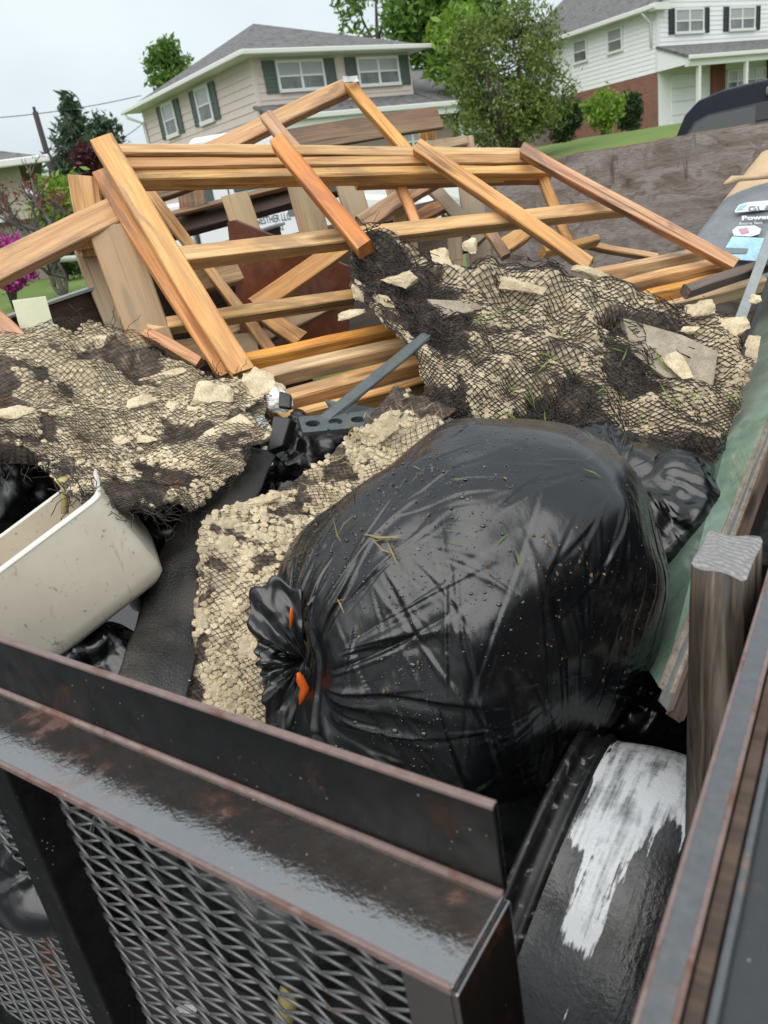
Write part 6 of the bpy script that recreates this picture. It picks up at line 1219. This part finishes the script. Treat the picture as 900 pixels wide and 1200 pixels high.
litter('grass_clippings', 'grass_blade', bagspots(5, 500, 560, 30, 25) + bagspots(3, 600, 630, 40, 20) + bagspots(2, 700, 560, 10, 10), 'short green grass clippings stuck to the bag', 0.016, 12, 0.004)
def sheetspots(samp, n_, s0, s1, t0, t1):
    P_, N_, _ = samp(rng.uniform(s0, s1, n_), rng.uniform(t0, t1, n_)); return [(Vector(p + q * 0.012), Vector(q)) for p, q in zip(P_, N_)]
litter('grass_blades', 'grass_blade', sheetspots(sampR, 46, 0.3, 0.95, 0.2, 0.98), 'long green grass blades caught in the tangled lath', 0.030, 14, 0.01)
litter('dead_straw', 'straw', sheetspots(sampM, 90, 0.1, 0.9, 0.05, 0.35), 'dead straw matted on the upper end of the cream slab', 0.016, 14, 0.006)

for (x_, y_, Y_q, w_, h_, m_, lab) in ((62, 985, 0.98, 70, 40, 'stucco', 'cream stucco lump seen through the upper left of the mesh'), (200, 1040, 0.92, 60, 60, 'stucco', 'broken cream chunk seen through the middle of the mesh'), (300, 1075, 0.86, 24, 60, 'white_trim', 'white splinter seen through the mesh near the yellow stick'), (215, 1185, 0.80, 60, 24, 'white_trim', 'flat white shard at the bottom of the mesh')):
    o = chunk(x_, y_, Y_q, w_, h_, m_, None, 20, 'rubble_lump', 0.5); tag(o, lab, 'rubble')
tag(tubes('yellow_stick', [([at(372, 1085, 0.80), at(345, 1140, 0.78), at(330, 1210, 0.76)], 0.016)], 'peg', None, 8), 'pale yellow stick seen through the lower right of the mesh', 'stick')

def loose(samp, root, n_, edge):
    lst = []
    for k in range(n_):
        t_ = np.array([edge + random.uniform(-0.05, 0.0)]); s_ = np.array([random.uniform(0.02, 0.98)]); P_, N_, _ = samp(s_, t_); p = Vector(P_[0]); d = (Vector(N_[0]) * random.uniform(0.3, 1.2) + Vector((random.uniform(-1, 1), random.uniform(-1, 0.3), random.uniform(-1.2, 0.3)))).normalized(); pts = [p]
        for q in range(5): d = (d + Vector((random.uniform(-.6, .6), random.uniform(-.6, .6), random.uniform(-.6, .4)))).normalized(); pts.append(pts[-1] + d * random.uniform(0.006, 0.016))
        lst.append((pts, 0.0008))
    o = tubes('loose_wire', lst, 'lath', root, 4); o['kind'] = 'stuff'
loose(sampL, shL, 110, 1.0); loose(sampR, shR, 70, 1.0); loose(sampR, shR, 60, 0.05); loose(sampL, shL, 50, 0.06)
